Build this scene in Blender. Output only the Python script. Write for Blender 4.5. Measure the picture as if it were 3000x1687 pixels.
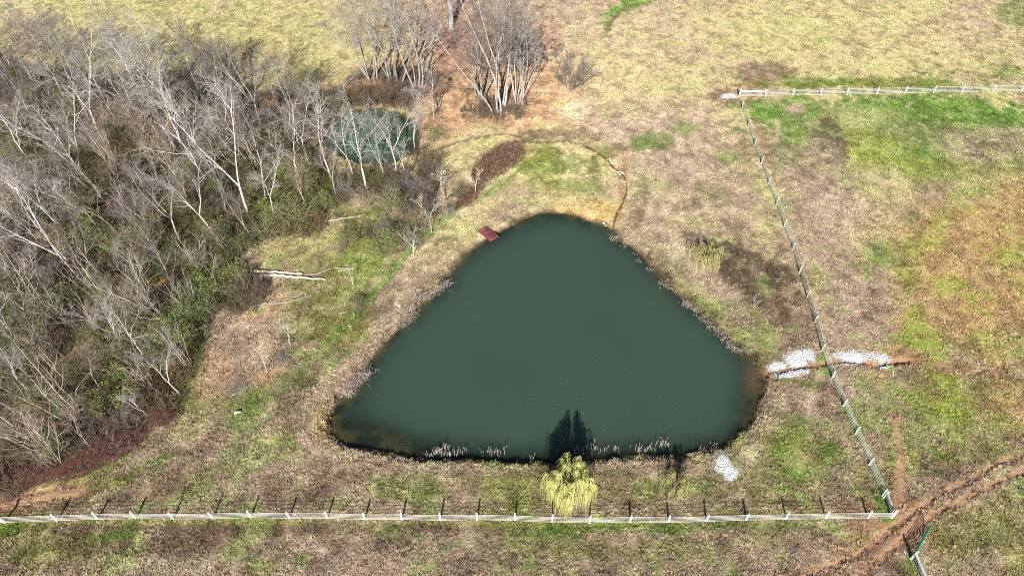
import bpy, math, random
import numpy as np
from mathutils import Vector, Matrix

# ------------------------------------------------------------------ camera, sky, sun, exposure
for o in list(bpy.data.objects):
    bpy.data.objects.remove(o)
SC = bpy.context.scene
COL = SC.collection
CAM_H, FPX, PITCH = 63.0, 2001.0, math.radians(46.5)
CX, CY = 1500.0, 843.5
cam_data = bpy.data.cameras.new("camera")
cam_data.sensor_width = 36.0
cam_data.lens = FPX / 3000.0 * 36.0
cam_data.clip_start = 0.5
cam_data.clip_end = 6000.0
cam = bpy.data.objects.new("camera", cam_data)
COL.objects.link(cam)
cam.location = (0, 0, CAM_H)
cam.rotation_euler = (math.pi / 2 - PITCH, 0, 0)
SC.camera = cam

SUN_EL, SUN_AZ = math.radians(32.0), math.radians(5.8)      # shadows fall away from the camera, 5.8 degrees to the right
world = bpy.data.worlds.new("World")
SC.world = world
world.use_nodes = True
wn = world.node_tree
sky = wn.nodes.new("ShaderNodeTexSky")
sky.sky_type = 'NISHITA'
sky.sun_disc = False
sky.sun_elevation = SUN_EL
sky.sun_rotation = math.pi + SUN_AZ
wn.links.new(sky.outputs[0], wn.nodes["Background"].inputs[0])
wn.nodes["Background"].inputs[1].default_value = 0.05
sun_data = bpy.data.lights.new("sun", 'SUN')
sun_data.energy = 5.0
sun_data.angle = math.radians(0.53)
sun_data.color = (1.0, 0.955, 0.88)
sun = bpy.data.objects.new("sun", sun_data)
COL.objects.link(sun)
sd = Vector((math.sin(SUN_AZ) * math.cos(SUN_EL), math.cos(SUN_AZ) * math.cos(SUN_EL), -math.sin(SUN_EL)))
sun.rotation_euler = sd.to_track_quat('-Z', 'Y').to_euler()
sun.location = (-20, -40, 90)
SC.view_settings.view_transform = 'Standard'
SC.view_settings.look = 'None'
SC.view_settings.gamma = 1.0
SC.view_settings.use_curve_mapping = False
SC.view_settings.exposure = 0.95
SC.render.engine = 'CYCLES'
SC.cycles.use_denoising = False
SC.cycles.filter_width = 1.0
SC.cycles.max_bounces = 6
SC.cycles.diffuse_bounces = 3
SC.cycles.transparent_max_bounces = 12

# ------------------------------------------------------------------ photo pixel <-> world
SP, CP = math.sin(PITCH), math.cos(PITCH)

def unproj(u, v, z=0.0):
    a, b = (np.asarray(u, float) - CX) / FPX, (np.asarray(v, float) - CY) / FPX
    dz = -SP - b * CP
    dy = CP - b * SP
    t = (CAM_H - z) / (-dz)
    return a * t, dy * t

def proj(x, y, z=0.0):
    Z = y * CP + (CAM_H - z) * SP
    return CX + FPX * x / Z, CY - FPX * (y * SP + (z - CAM_H) * CP) / Z

def P(u, v, z=0.0):
    x, y = unproj(u, v, z)
    return np.array([float(x), float(y)])

# ------------------------------------------------------------------ noise and distances
def _hash(ix, iy, seed):
    h = (ix.astype(np.int64) * 374761393 + iy.astype(np.int64) * 668265263 + seed * 974634777) & 0xffffffff
    h = ((h ^ (h >> 13)) * 1274126177) & 0xffffffff
    h = h ^ (h >> 16)
    return (h & 0xffffff) / float(0xffffff)

def vnoise(x, y, seed=0):
    ix, iy = np.floor(x), np.floor(y)
    fx, fy = x - ix, y - iy
    fx, fy = fx * fx * (3 - 2 * fx), fy * fy * (3 - 2 * fy)
    ix, iy = ix.astype(np.int64), iy.astype(np.int64)
    a, b = _hash(ix, iy, seed), _hash(ix + 1, iy, seed)
    c, d = _hash(ix, iy + 1, seed), _hash(ix + 1, iy + 1, seed)
    return (a * (1 - fx) + b * fx) * (1 - fy) + (c * (1 - fx) + d * fx) * fy

def fbm(x, y, seed=0, octv=3):                      # about -1 .. 1
    s, a, t = 0.0, 1.0, 0.0
    for k in range(octv):
        s = s + a * (vnoise(x, y, seed + 17 * k) * 2 - 1)
        t += a
        a *= 0.55
        x, y = x * 2.07 + 3.1, y * 2.07 - 1.7
    return s / t * 1.5

def sstep(a, b, t):
    t = np.clip((t - a) / (b - a), 0, 1)
    return t * t * (3 - 2 * t)

def catmull(pts, n=6, closed=False):
    pts = [np.asarray(p, float) for p in pts]
    out, m = [], len(pts)
    for i in range(m if closed else m - 1):
        if closed:
            p0, p1, p2, p3 = pts[i - 1], pts[i], pts[(i + 1) % m], pts[(i + 2) % m]
        else:
            p0, p1, p2, p3 = pts[max(i - 1, 0)], pts[i], pts[i + 1], pts[min(i + 2, m - 1)]
        for k in range(n):
            t = k / n
            out.append(0.5 * (2 * p1 + (p2 - p0) * t + (2 * p0 - 5 * p1 + 4 * p2 - p3) * t * t + (3 * p1 - p0 - 3 * p2 + p3) * t ** 3))
    if not closed:
        out.append(pts[-1])
    return np.array(out)

def polydist(x, y, poly, maxd, closed=False):
    """distance to a polyline, maxd where farther; inside test for closed ones gives negative distances"""
    x, y = np.asarray(x, float).ravel(), np.asarray(y, float).ravel()
    res = np.full(x.shape, maxd, float)
    lo, hi = poly.min(0) - maxd, poly.max(0) + maxd
    m = np.nonzero((x > lo[0]) & (x < hi[0]) & (y > lo[1]) & (y < hi[1]))[0]
    if m.size == 0:
        return res
    px, py = x[m], y[m]
    d2 = np.full(m.size, maxd * maxd)
    ins = np.zeros(m.size, bool)
    n = len(poly)
    for i in range(n if closed else n - 1):
        ax, ay = poly[i]
        bx, by = poly[(i + 1) % n]
        ex, ey = bx - ax, by - ay
        L2 = ex * ex + ey * ey + 1e-12
        t = np.clip(((px - ax) * ex + (py - ay) * ey) / L2, 0, 1)
        q = (px - ax - t * ex) ** 2 + (py - ay - t * ey) ** 2
        np.minimum(d2, q, out=d2)
        if closed:
            c = (ay > py) != (by > py)
            if c.any():
                ins[c] ^= px[c] < (bx - ax) * (py[c] - ay) / (by - ay + 1e-15) + ax
    d = np.sqrt(d2)
    if closed:
        d[ins] *= -1
        d = np.where(ins, np.maximum(d, -maxd * 100), d)
    res[m] = d
    return res

def polydist_in(x, y, poly, maxd):
    """signed distance, exact inside"""
    x, y = np.asarray(x, float).ravel(), np.asarray(y, float).ravel()
    res = np.full(x.shape, maxd, float)
    lo, hi = poly.min(0) - maxd, poly.max(0) + maxd
    m = np.nonzero((x > lo[0]) & (x < hi[0]) & (y > lo[1]) & (y < hi[1]))[0]
    if m.size == 0:
        return res
    px, py = x[m], y[m]
    d2 = np.full(m.size, 1e9)
    ins = np.zeros(m.size, bool)
    n = len(poly)
    for i in range(n):
        ax, ay = poly[i]
        bx, by = poly[(i + 1) % n]
        ex, ey = bx - ax, by - ay
        t = np.clip(((px - ax) * ex + (py - ay) * ey) / (ex * ex + ey * ey + 1e-12), 0, 1)
        np.minimum(d2, (px - ax - t * ex) ** 2 + (py - ay - t * ey) ** 2, out=d2)
        c = (ay > py) != (by > py)
        ins[c] ^= px[c] < (bx - ax) * (py[c] - ay) / (by - ay + 1e-15) + ax
    d = np.sqrt(d2)
    d[ins] *= -1
    res[m] = np.minimum(d, maxd)
    return res

# ------------------------------------------------------------------ traced outlines (photo pixels, 3000 wide)
K = 3000 / 2576.0
ZW, ZS = -0.6, -0.45                                # water levels of the two ponds
shore_px = [(1405, 535), (1440, 540), (1475, 553), (1510, 563), (1530, 572), (1548, 585), (1560, 605), (1590, 622), (1625, 655), (1660, 690),
            (1700, 735), (1740, 770), (1785, 805), (1830, 850), (1870, 880), (1900, 910), (1913, 945), (1920, 975), (1910, 1020), (1890, 1060),
            (1850, 1100), (1800, 1125), (1740, 1143), (1680, 1150), (1600, 1150), (1540, 1155), (1480, 1165), (1400, 1172), (1330, 1170),
            (1250, 1165), (1150, 1163), (1070, 1160), (1000, 1147), (950, 1140), (890, 1135), (850, 1115), (832, 1090), (828, 1060), (838, 1030),
            (855, 1000), (880, 985), (905, 955), (925, 915), (945, 890), (975, 855), (1005, 820), (1040, 795), (1065, 760), (1100, 735),
            (1125, 700), (1145, 670), (1175, 640), (1205, 615), (1240, 595), (1265, 580), (1290, 565), (1320, 548), (1360, 537)]
SHORE = catmull([P(a * K, b * K, ZW) for a, b in shore_px], 3, True)
pool_px = [(1085, 318), (1150, 326), (1200, 350), (1228, 385), (1222, 425), (1190, 462), (1130, 486), (1060, 482), (1000, 462), (955, 430),
           (945, 395), (965, 355), (1020, 328)]
POOL = catmull([P(a, b, ZS) for a, b in pool_px], 4, True)
def line_px(pts, n=6):
    return catmull([P(a, b) for a, b in pts], n)
STREAM = line_px([(1225, 470), (1290, 432), (1370, 408), (1440, 394), (1510, 396), (1545, 416), (1600, 416), (1660, 414), (1715, 428), (1765, 455),
                  (1800, 492), (1830, 520), (1836, 555), (1826, 590), (1808, 625), (1797, 662)])
GULLY = line_px([(2236, 1098), (2290, 1086), (2318, 1078), (2355, 1074), (2400, 1072), (2425, 1066), (2455, 1060), (2490, 1058), (2525, 1061),
                 (2545, 1068), (2562, 1071), (2590, 1066), (2630, 1060), (2680, 1058)])
GULLY_ARMS = [line_px([(2606, 1064), (2615, 1045), (2628, 1028), (2650, 1012)]), line_px([(2630, 1060), (2660, 1045), (2690, 1036), (2715, 1034)]),
              line_px([(2562, 1071), (2590, 1085), (2625, 1092)]), line_px([(2735, 1070), (2790, 1082), (2850, 1090), (2920, 1075), (3000, 1060)]),
              line_px([(2640, 1056), (2665, 1060), (2690, 1066)])]
TRACKS = [line_px([(3040, 1322), (2980, 1338), (2900, 1372), (2830, 1412), (2760, 1448), (2690, 1492), (2640, 1530), (2560, 1590), (2480, 1640), (2380, 1680), (2280, 1720)]),
          line_px([(3040, 1376), (2980, 1390), (2900, 1425), (2830, 1462), (2770, 1490), (2710, 1530), (2650, 1575), (2590, 1630), (2530, 1680), (2470, 1730)])]
TRACKS_W = [line_px([(-30, 1468), (60, 1452), (140, 1436), (230, 1424)]), line_px([(-30, 1492), (60, 1476), (150, 1458), (240, 1446)])]
COWPATH = line_px([(2622, 1225), (2632, 1290), (2640, 1360), (2640, 1430), (2636, 1500)])
ARC = line_px([(1774, 92), (1785, 70), (1805, 45), (1835, 22), (1865, 8)])
WOOD = catmull([P(a, b) for a, b in [(-160, 210), (150, 215), (420, 225), (640, 235), (800, 275), (905, 330), (930, 420), (960, 500), (1010, 545), (1000, 590),
                (900, 640), (790, 660), (745, 740), (700, 815), (655, 905), (600, 985), (590, 1085), (545, 1180), (475, 1245), (380, 1300),
                (240, 1370), (100, 1410), (-60, 1430)]], 3, True)

# ------------------------------------------------------------------ terrain height
def shelf_slope(x, y):
    u, v = proj(x, y)
    g = lambda cx, cy, rx, ry: np.exp(-((u - cx) / rx) ** 2 - ((v - cy) / ry) ** 2)
    s = 0.50 - 0.47 * g(1020, 1280, 260, 140) - 0.42 * g(2215, 1130, 80, 170) - 0.34 * g(1600, 1350, 900, 70) - 0.25 * g(1640, 625, 260, 60)
    return np.clip(s + 0.06 * fbm(x / 2.5, y / 2.5, 5, 2), 0.045, 1)

def terrain(x, y, fine=True):
    x, y = np.atleast_1d(np.asarray(x, float)), np.atleast_1d(np.asarray(y, float))
    sh = x.shape
    x, y = x.ravel(), y.ravel()
    z = 0.10 * fbm(x / 9, y / 9, 1, 2)
    near = (np.abs(x) < 140) & (y > 5) & (y < 180)
    z = np.where(near, z, 0.3 * fbm(x / 60, y / 60, 2, 2))
    if fine:
        z = z + (0.055 * fbm(x / 1.15, y / 1.15, 3, 2) + 0.022 * fbm(x / .62, y / .62, 4, 1)) * near
    d = polydist_in(x, y, SHORE, 6.0) + 0.22 * fbm(x / 1.3, y / 1.3, 7, 3)
    m = d < 5.9
    if m.any():
        bw = 0.85 + 0.35 * fbm(x[m] / 4, y[m] / 4, 9, 2)
        t = sstep(-0.05, 1.0, d[m] / bw)
        out = (ZW - 0.02) * (1 - t) + z[m] * t + 0.10 * np.exp(-((d[m] - 1.9) / 0.9) ** 2)
        dep = np.minimum(-d[m] * shelf_slope(x[m], y[m]), 2.4)
        z[m] = np.where(d[m] < 0, ZW - 0.02 - dep, out)
    d = polydist_in(x, y, POOL, 3.0) + 0.2 * fbm(x / 1.2, y / 1.2, 8, 2)
    m = d < 2.9
    if m.any():
        t = sstep(-0.05, 1.0, d[m] / 0.8)
        z[m] = np.where(d[m] < 0, ZS - 0.02 + np.maximum(d[m] * 0.4, -1.5), (ZS - 0.02) * (1 - t) + z[m] * t)
    if fine:
        for poly, w, dep in [(STREAM, 0.40, 0.20), (GULLY, 0.32, 0.34)] + [(g, 0.3, 0.16) for g in GULLY_ARMS] + [(ARC, 0.4, 0.15)]:
            d = polydist(x, y, poly, 2.0)
            z = z - dep * np.exp(-(d / w) ** 2) * (d < 1.9)
        for poly in TRACKS + TRACKS_W:
            d = polydist(x, y, poly, 2.0)
            z = z + (-0.13 * np.exp(-(d / 0.32) ** 2) + 0.07 * np.exp(-((d - 0.62) / 0.22) ** 2)) * (d < 1.9)
    return z.reshape(sh)

def zt(x, y):
    return float(terrain(x, y)[0])

def G(u, v):
    """photo pixel of a point on the ground -> world point on the terrain"""
    z = 0.0
    for _ in range(6):
        x, y = P(u, v, z)
        z = zt(x, y)
    return Vector((x, y, z))

# ------------------------------------------------------------------ ground colours (surface colours, linear)
C = dict(
    straw=(.52, .445, .235), straw_g=(.50, .447, .215), pale=(.58, .49, .335), mauve=(.36, .268, .195), pinkish=(.45, .337, .255), brown=(.20, .137, .09),
    dark=(.105, .082, .055), green=(.14, .235, .038), bright=(.145, .26, .045), olive=(.205, .225, .045), orange=(.48, .325, .145), dirt=(.385, .23, .145),
    rust=(.34, .205, .12), litter=(.53, .335, .205), litter_r=(.42, .235, .165), floor=(.075, .06, .036), gold=(.50, .36, .145), mud=(.075, .052, .032),
    weed=(.014, .014, .008), bed=(.055, .045, .022), white=(.55, .555, .57), wet=(.085, .06, .04), maroon=(.17, .075, .06), lime=(.33, .36, .07))
C = {k: np.array(v) for k, v in C.items()}
# (cx, cy, rx, ry, rotation, colour, strength, bareness)
PATCH = [
    # far field, left strip
    (350, 70, 700, 170, 0, 'straw_g', .9, 0), (900, 110, 260, 150, 0, 'straw_g', .85, 0), (60, 60, 180, 70, 0, 'pale', .5, 0),
    # far field, right
    (2500, 120, 900, 190, 0, 'straw', .85, 0), (1700, 130, 220, 160, 0, 'pinkish', .6, 0), (2900, 60, 200, 90, 0, 'pinkish', .45, 0),
    (1930, 60, 130, 80, 20, 'pinkish', .5, 0), (2100, 170, 180, 50, 10, 'pinkish', .5, 0), (2230, 225, 110, 40, 0, 'brown', .75, 0),
    (2350, 90, 200, 60, 0, 'straw_g', .7, 0), (2560, 60, 120, 40, 0, 'straw', .7, 0), (2560, 245, 330, 20, 0, 'olive', .85, 0), (2400, 240, 120, 18, 0, 'green', .6, 0),
    (2980, 40, 60, 50, 0, 'green', .6, 0), (2960, 215, 60, 30, 0, 'green', .6, 0), (1820, 30, 75, 22, -28, 'bright', .95, 0), (1778, 66, 22, 40, 10, 'green', .8, 0),
    (1870, 4, 45, 10, 0, 'bright', .9, 0), (1930, 130, 10, 5, 0, 'green', .8, 0), (1990, 188, 18, 6, 0, 'green', .8, 0),
    # middle
    (1850, 330, 330, 170, 0, 'pinkish', .7, 0), (1800, 210, 200, 90, 0, 'straw', .6, 0), (1950, 260, 130, 60, 0, 'straw_g', .5, 0), (2250, 140, 260, 60, 0, 'straw_g', .5, 0), (2700, 180, 260, 40, 0, 'straw_g', .5, 0), (2050, 400, 160, 60, 0, 'pinkish', .7, 0),
    (1880, 425, 60, 28, -10, 'bright', .75, 0), (1920, 405, 60, 25, 0, 'green', .6, 0), (2010, 378, 50, 18, 0, 'green', .6, 0), (2140, 460, 40, 16, 0, 'green', .6, 0),
    (1820, 440, 60, 20, 10, 'brown', .75, 0), (1690, 400, 70, 30, 20, 'brown', .75, .2), (1950, 560, 260, 120, 0, 'pinkish', .65, 0), (2100, 620, 130, 90, 0, 'pinkish', .6, 0),
    (1910, 640, 110, 60, 30, 'pale', .45, 0), (2080, 590, 60, 40, 0, 'green', .3, 0), (2210, 330, 24, 60, -10, 'brown', .7, .2), (2235, 430, 20, 80, -16, 'dirt', .75, .3),
    (2130, 280, 70, 26, 0, 'brown', .8, .3), (2090, 292, 30, 12, 0, 'maroon', .6, .3), (2165, 262, 50, 18, -10, 'dirt', .6, .3),
    # paddock behind the right fence
    (2640, 390, 480, 150, 0, 'green', .7, 0), (2700, 330, 380, 50, 3, 'bright', .7, 0), (2300, 330, 90, 50, 0, 'bright', .75, 0), (2230, 325, 40, 40, 0, 'bright', .85, 0), (2560, 310, 120, 25, 5, 'bright', .8, 0),
    (2820, 320, 190, 40, 8, 'bright', .8, 0), (2930, 345, 90, 30, 0, 'bright', .85, 0), (2500, 350, 150, 45, 0, 'straw_g', .5, 0), (2880, 430, 130, 60, 0, 'pinkish', .6, 0),
    (2330, 320, 30, 16, 0, 'pinkish', .8, 0), (2640, 470, 160, 30, -5, 'bright', .7, 0), (2560, 445, 120, 60, 0, 'lime', .55, 0), (2780, 500, 200, 40, 5, 'lime', .55, 0),
    (2430, 395, 40, 55, -8, 'dark', .9, 0), (2455, 440, 55, 40, 20, 'dark', .7, 0), (2370, 470, 90, 70, 0, 'mauve', .65, 0), (2330, 400, 40, 40, 0, 'green', .6, 0),
    (2480, 560, 200, 70, 0, 'pinkish', .55, 0), (2600, 545, 90, 60, 0, 'straw_g', .6, 0), (2890, 440, 50, 26, 0, 'brown', .5, 0), (2920, 560, 140, 60, 0, 'straw_g', .6, 0),
    (2850, 565, 90, 16, 0, 'bright', .5, 0), (2700, 640, 70, 26, -10, 'bright', .65, 0),
    # right: tan paddock with lime flecks
    (2850, 830, 250, 260, 0, 'orange', .8, 0), (2960, 660, 160, 120, 0, 'orange', .75, 0), (2740, 740, 80, 110, 20, 'orange', .5, 0), (2660, 790, 50, 130, 10, 'olive', .7, 0),
    (2570, 750, 50, 30, 20, 'green', .7, 0), (2545, 810, 40, 22, 30, 'green', .6, 0), (2680, 960, 50, 90, 0, 'lime', .75, 0), (2730, 1020, 60, 60, 20, 'lime', .6, 0),
    (2920, 1010, 120, 60, 0, 'lime', .45, 0), (2900, 900, 130, 60, -10, 'orange', .7, 0), (2850, 1170, 200, 90, 0, 'olive', .75, 0), (2760, 1160, 60, 60, 0, 'lime', .6, 0),
    (2800, 1200, 70, 60, 30, 'lime', .65, 0), (2960, 1190, 100, 90, 0, 'orange', .6, 0), (2750, 680, 40, 90, 30, 'lime', .55, 0), (2960, 750, 60, 40, 0, 'lime', .4, 0),
    (2450, 900, 180, 160, 0, 'pinkish', .6, 0), (2470, 980, 140, 60, 0, 'pinkish', .75, 0), (2380, 700, 90, 120, 0, 'pinkish', .6, 0), (2460, 650, 90, 60, 0, 'pinkish', .6, 0),
    (2560, 900, 60, 60, 0, 'mauve', .6, 0), (2520, 1130, 150, 80, 0, 'pinkish', .8, 0), (2560, 1200, 90, 100, 0, 'mauve', .7, 0), (2390, 800, 40, 40, 0, 'olive', .5, 0),
    # bank between pond and right fence
    (2100, 720, 180, 110, 35, 'mauve', .6, 0), (2190, 800, 130, 85, 35, 'brown', .9, 0), (2250, 880, 110, 90, 50, 'brown', .9, 0), (2270, 800, 60, 80, -10, 'dark', .85, 0),
    (2130, 765, 80, 40, 35, 'dark', .75, 0), (2230, 870, 50, 60, 30, 'dark', .6, 0), (2170, 790, 130, 60, 38, 'dark', .55, 0), (2290, 900, 50, 80, 0, 'brown', .7, 0), (1990, 740, 130, 40, 38, 'pale', .65, 0), (2120, 880, 160, 36, 40, 'pinkish', .65, 0), (2200, 960, 120, 50, 40, 'mauve', .6, 0),
    (2230, 950, 60, 16, 55, 'olive', .6, 0), (2230, 1030, 40, 50, 60, 'olive', .5, 0), (2350, 980, 70, 60, 0, 'brown', .55, 0), (2320, 700, 30, 40, 0, 'pinkish', .6, 0),
    (1900, 640, 60, 80, -20, 'mauve', .6, 0), (1870, 600, 24, 90, 14, 'brown', .6, .1), (2040, 690, 34, 24, 0, 'brown', .6, 0),
    # between the ponds: leaf litter and straw knoll
    (1420, 280, 260, 190, 0, 'litter', .9, 0), (1280, 120, 170, 170, 0, 'litter_r', .85, 0), (1570, 320, 170, 90, 0, 'litter', .75, 0), (1330, 370, 130, 60, 0, 'litter', .8, 0), (1190, 640, 90, 40, -20, 'litter', .6, 0), (1560, 180, 90, 110, 20, 'litter', .7, 0), (1590, 110, 60, 60, 40, 'litter_r', .6, 0),
    (1100, 270, 150, 50, 0, 'litter_r', .75, 0), (1330, 450, 160, 60, -20, 'straw', .85, 0), (1690, 320, 50, 40, 0, 'pale', .9, .2), (1700, 310, 30, 24, 0, 'pale', .8, .4),
    (1640, 400, 120, 20, 0, 'brown', .6, .1), (1560, 395, 40, 16, 0, 'dark', .4, 0), (1650, 500, 170, 80, 0, 'straw', .8, 0), (1600, 500, 100, 60, -20, 'olive', .7, 0),
    (1640, 480, 110, 40, -10, 'green', .5, 0), (1690, 560, 70, 34, 0, 'green', .5, 0), (1700, 610, 140, 40, 10, 'gold', .8, .1), (1620, 585, 130, 22, 0, 'straw', .7, 0),
    (1825, 540, 18, 90, 4, 'rust', .8, .3), (1780, 620, 60, 40, 0, 'gold', .85, .3), (1760, 470, 40, 60, 0, 'olive', .6, 0), (1560, 450, 70, 40, -30, 'olive', .5, 0),
    # dam crest and meadow left of the pond
    (1150, 850, 60, 420, 42, 'pale', .5, 0), (1330, 680, 220, 40, -36, 'straw', .75, 0), (1100, 900, 36, 330, 42, 'brown', .6, 0), (1200, 800, 60, 60, 0, 'pinkish', .5, 0),
    (1330, 735, 130, 22, -42, 'straw', .7, 0), (880, 1150, 50, 150, 38, 'brown', .5, 0), (960, 1180, 60, 120, 30, 'mauve', .6, 0),
    (950, 740, 220, 150, -10, 'olive', .7, 0), (900, 720, 140, 70, -10, 'straw', .55, 0), (1090, 730, 90, 120, 40, 'olive', .7, 0), (1000, 930, 110, 90, 30, 'olive', .75, 0),
    (860, 930, 110, 80, 0, 'olive', .6, 0), (690, 980, 110, 150, 25, 'pinkish', .85, 0), (640, 1090, 80, 90, 20, 'litter', .55, 0), (760, 880, 90, 50, -15, 'litter', .6, 0),
    (820, 800, 90, 30, 0, 'pinkish', .5, 0), (930, 655, 80, 30, 0, 'straw_g', .6, 0), (800, 1105, 60, 26, -10, 'litter', .7, 0),
    (1170, 770, 12, 180, 41, 'bright', .6, 0), (1065, 895, 13, 130, 41, 'bright', .7, 0), (970, 990, 15, 90, 40, 'bright', .55, 0), (1310, 640, 14, 110, 48, 'green', .6, 0),
    (1420, 575, 12, 120, 58, 'green', .6, 0), (740, 1180, 90, 60, 0, 'green', .55, 0), (690, 1240, 90, 40, -10, 'bright', .5, 0), (860, 1110, 70, 40, -20, 'green', .5, 0),
    (820, 1290, 90, 60, 0, 'olive', .6, 0), (640, 1330, 200, 70, -15, 'mauve', .6, 0), (760, 1360, 130, 60, 0, 'pinkish', .5, 0), (560, 1250, 80, 50, -10, 'straw', .5, 0),
    (430, 1370, 120, 26, -25, 'green', .55, 0), (450, 1420, 200, 50, -8, 'brown', .6, 0), (330, 1420, 120, 26, -12, 'olive', .6, 0), (560, 1400, 70, 50, 0, 'brown', .5, 0),
    (940, 1250, 22, 60, 0, 'gold', .5, 0), (980, 1330, 90, 16, 15, 'pale', .5, .1),
    # strip between pond and near fence
    (1100, 1430, 500, 70, 0, 'mauve', .5, 0), (1050, 1400, 120, 36, 0, 'brown', .6, 0), (900, 1460, 120, 40, 0, 'brown', .6, 0), (1180, 1430, 110, 40, 0, 'green', .5, 0),
    (1250, 1460, 60, 30, 0, 'green', .5, 0), (1600, 1430, 420, 60, 0, 'olive', .5, 0), (1850, 1440, 260, 60, 0, 'brown', .5, 0), (2020, 1420, 110, 40, 0, 'green', .55, 0),
    (2150, 1450, 110, 50, 0, 'brown', .5, 0), (2050, 1380, 60, 16, 0, 'pinkish', .6, 0), (1800, 1360, 160, 16, -3, 'pinkish', .6, 0), (1330, 1375, 300, 14, 2, 'pinkish', .6, 0),
    (2200, 1330, 30, 60, 30, 'pale', .5, 0), (2330, 1300, 110, 90, 0, 'olive', .65, 0), (2440, 1330, 60, 60, 0, 'green', .6, 0), (2400, 1390, 120, 26, 0, 'bright', .5, 0),
    (2500, 1420, 20, 40, 0, 'bright', .7, 0), (2380, 1200, 60, 90, 0, 'mauve', .6, 0), (2290, 1220, 40, 60, 20, 'mauve', .6, 0), (2430, 1170, 40, 60, 0, 'brown', .5, 0),
    (2380, 1130, 40, 14, 0, 'green', .6, 0), (2430, 1490, 160, 20, 0, 'dirt', .5, .1), (2290, 1470, 60, 26, 0, 'brown', .5, 0), (2340, 1250, 60, 40, 20, 'green', .4, 0),
    (2300, 1120, 60, 14, 0, 'bright', .5, 0), (2408, 1058, 16, 20, 0, 'bright', .8, 0), (2424, 1088, 14, 24, -15, 'bright', .85, 0), (2410, 1095, 12, 14, 0, 'bright', .6, 0),
    # near strip in front of the near fence
    (1200, 1650, 1400, 100, 0, 'mauve', .75, 0), (600, 1600, 700, 40, 0, 'brown', .5, 0), (900, 1660, 420, 60, 0, 'pinkish', .6, 0), (300, 1590, 360, 50, 0, 'brown', .5, 0), (130, 1580, 200, 60, 0, 'olive', .5, 0),
    (900, 1552, 900, 22, 0, 'brown', .75, 0), (1150, 1560, 60, 24, 0, 'green', .5, 0), (30, 1545, 50, 20, 0, 'bright', .85, 0), (300, 1575, 60, 26, 0, 'green', .65, 0),
    (370, 1560, 26, 30, 20, 'bright', .6, 0), (120, 1640, 80, 40, 0, 'olive', .5, 0), (1640, 1560, 120, 36, 0, 'green', .65, 0), (1800, 1545, 200, 16, 0, 'green', .6, 0),
    (1700, 1610, 160, 30, 0, 'olive', .5, 0), (2050, 1545, 120, 20, 0, 'green', .6, 0), (2300, 1540, 220, 10, 0, 'bright', .55, 0), (880, 1640, 40, 30, 0, 'green', .5, 0),
    (780, 1670, 60, 30, 0, 'olive', .5, 0), (1960, 1620, 200, 50, 0, 'olive', .4, 0), (2200, 1650, 200, 50, 0, 'mauve', .6, 0), (500, 1660, 200, 40, 0, 'pale', .4, 0),
    (1500, 1660, 200, 40, 0, 'brown', .35, 0), (2430, 1535, 70, 16, 0, 'pale', .7, .3), (2480, 1555, 60, 12, -8, 'pale', .6, .3), (1950, 1560, 80, 14, 0, 'bright', .4, 0),
    (600, 1530, 600, 9, 0, 'lime', .6, 0), (1600, 1534, 400, 9, 0, 'lime', .5, 0),
    # trampled soil round the gate
    (2560, 1590, 230, 90, -25, 'dirt', .85, .45), (2640, 1540, 130, 80, -25, 'dirt', .95, .65), (2600, 1640, 120, 80, 0, 'brown', .75, .6), (2690, 1505, 55, 40, -30, 'dirt', .75, .4),
    (2760, 1600, 60, 70, 30, 'dirt', .6, .3), (2400, 1650, 170, 30, -18, 'rust', .5, .3), (2640, 1380, 40, 140, 3, 'dirt', .7, .3), (2480, 1400, 60, 60, 0, 'mauve', .5, 0),
    (2850, 1560, 160, 110, 0, 'olive', .6, 0), (2960, 1500, 120, 90, 0, 'lime', .35, 0), (2800, 1660, 120, 40, 0, 'mauve', .5, 0), (2980, 1640, 60, 70, 0, 'lime', .5, 0),
    (2770, 1360, 80, 60, 20, 'dark', .5, 0), (2740, 1330, 40, 30, 0, 'dark', .5, 0), (2850, 1300, 120, 60, 0, 'olive', .5, 0), (2690, 1280, 90, 60, 0, 'mauve', .5, 0),
    (2672, 1660, 20, 50, -14, 'bright', .8, 0), (2588, 1480, 22, 50, -12, 'bright', .85, 0), (2600, 1520, 34, 12, 0, 'bright', .8, 0),
    # raw soil at the gully
    (2640, 1045, 66, 36, -12, 'dirt', .8, .6), (2690, 1050, 40, 22, -10, 'rust', .55, .5), (2590, 1040, 60, 30, 0, 'dirt', .7, .4), (2350, 1075, 80, 16, -4, 'dirt', .75, .5),
    (2570, 1110, 30, 50, -20, 'dirt', .6, .3), (2250, 1100, 40, 40, 30, 'dirt', .6, .4), (2850, 1090, 150, 16, 4, 'rust', .55, .3), (2480, 1064, 80, 8, 0, 'rust', .8, .6),
    (80, 1480, 130, 36, -12, 'dirt', .85, .5), (180, 1470, 140, 30, -12, 'brown', .6, .2), (60, 1440, 130, 12, -12, 'straw', .6, 0),
]
# white limestone gravel spreads: (cx, cy, rx, ry, rot, number of stones)
GRAVEL = [(2345, 1048, 42, 22, -8, 520), (2275, 1072, 26, 10, -6, 150), (2325, 1094, 44, 10, -8, 300), (2500, 1043, 66, 13, 3, 420), (2570, 1046, 40, 14, 10, 170),
          (2590, 1073, 18, 6, 3, 80), (2480, 1066, 40, 4, -2, 90), (2114, 1358, 25, 26, 0, 420), (2140, 1385, 22, 20, 30, 90), (2138, 283, 26, 8, 0, 170)]

def wood_mask(x, y):
    d = polydist_in(x, y, WOOD, 8.0) + 1.6 * fbm(np.ravel(x) / 5, np.ravel(y) / 5, 41, 2)
    return 1 - sstep(-1.6, 1.2, d)

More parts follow.
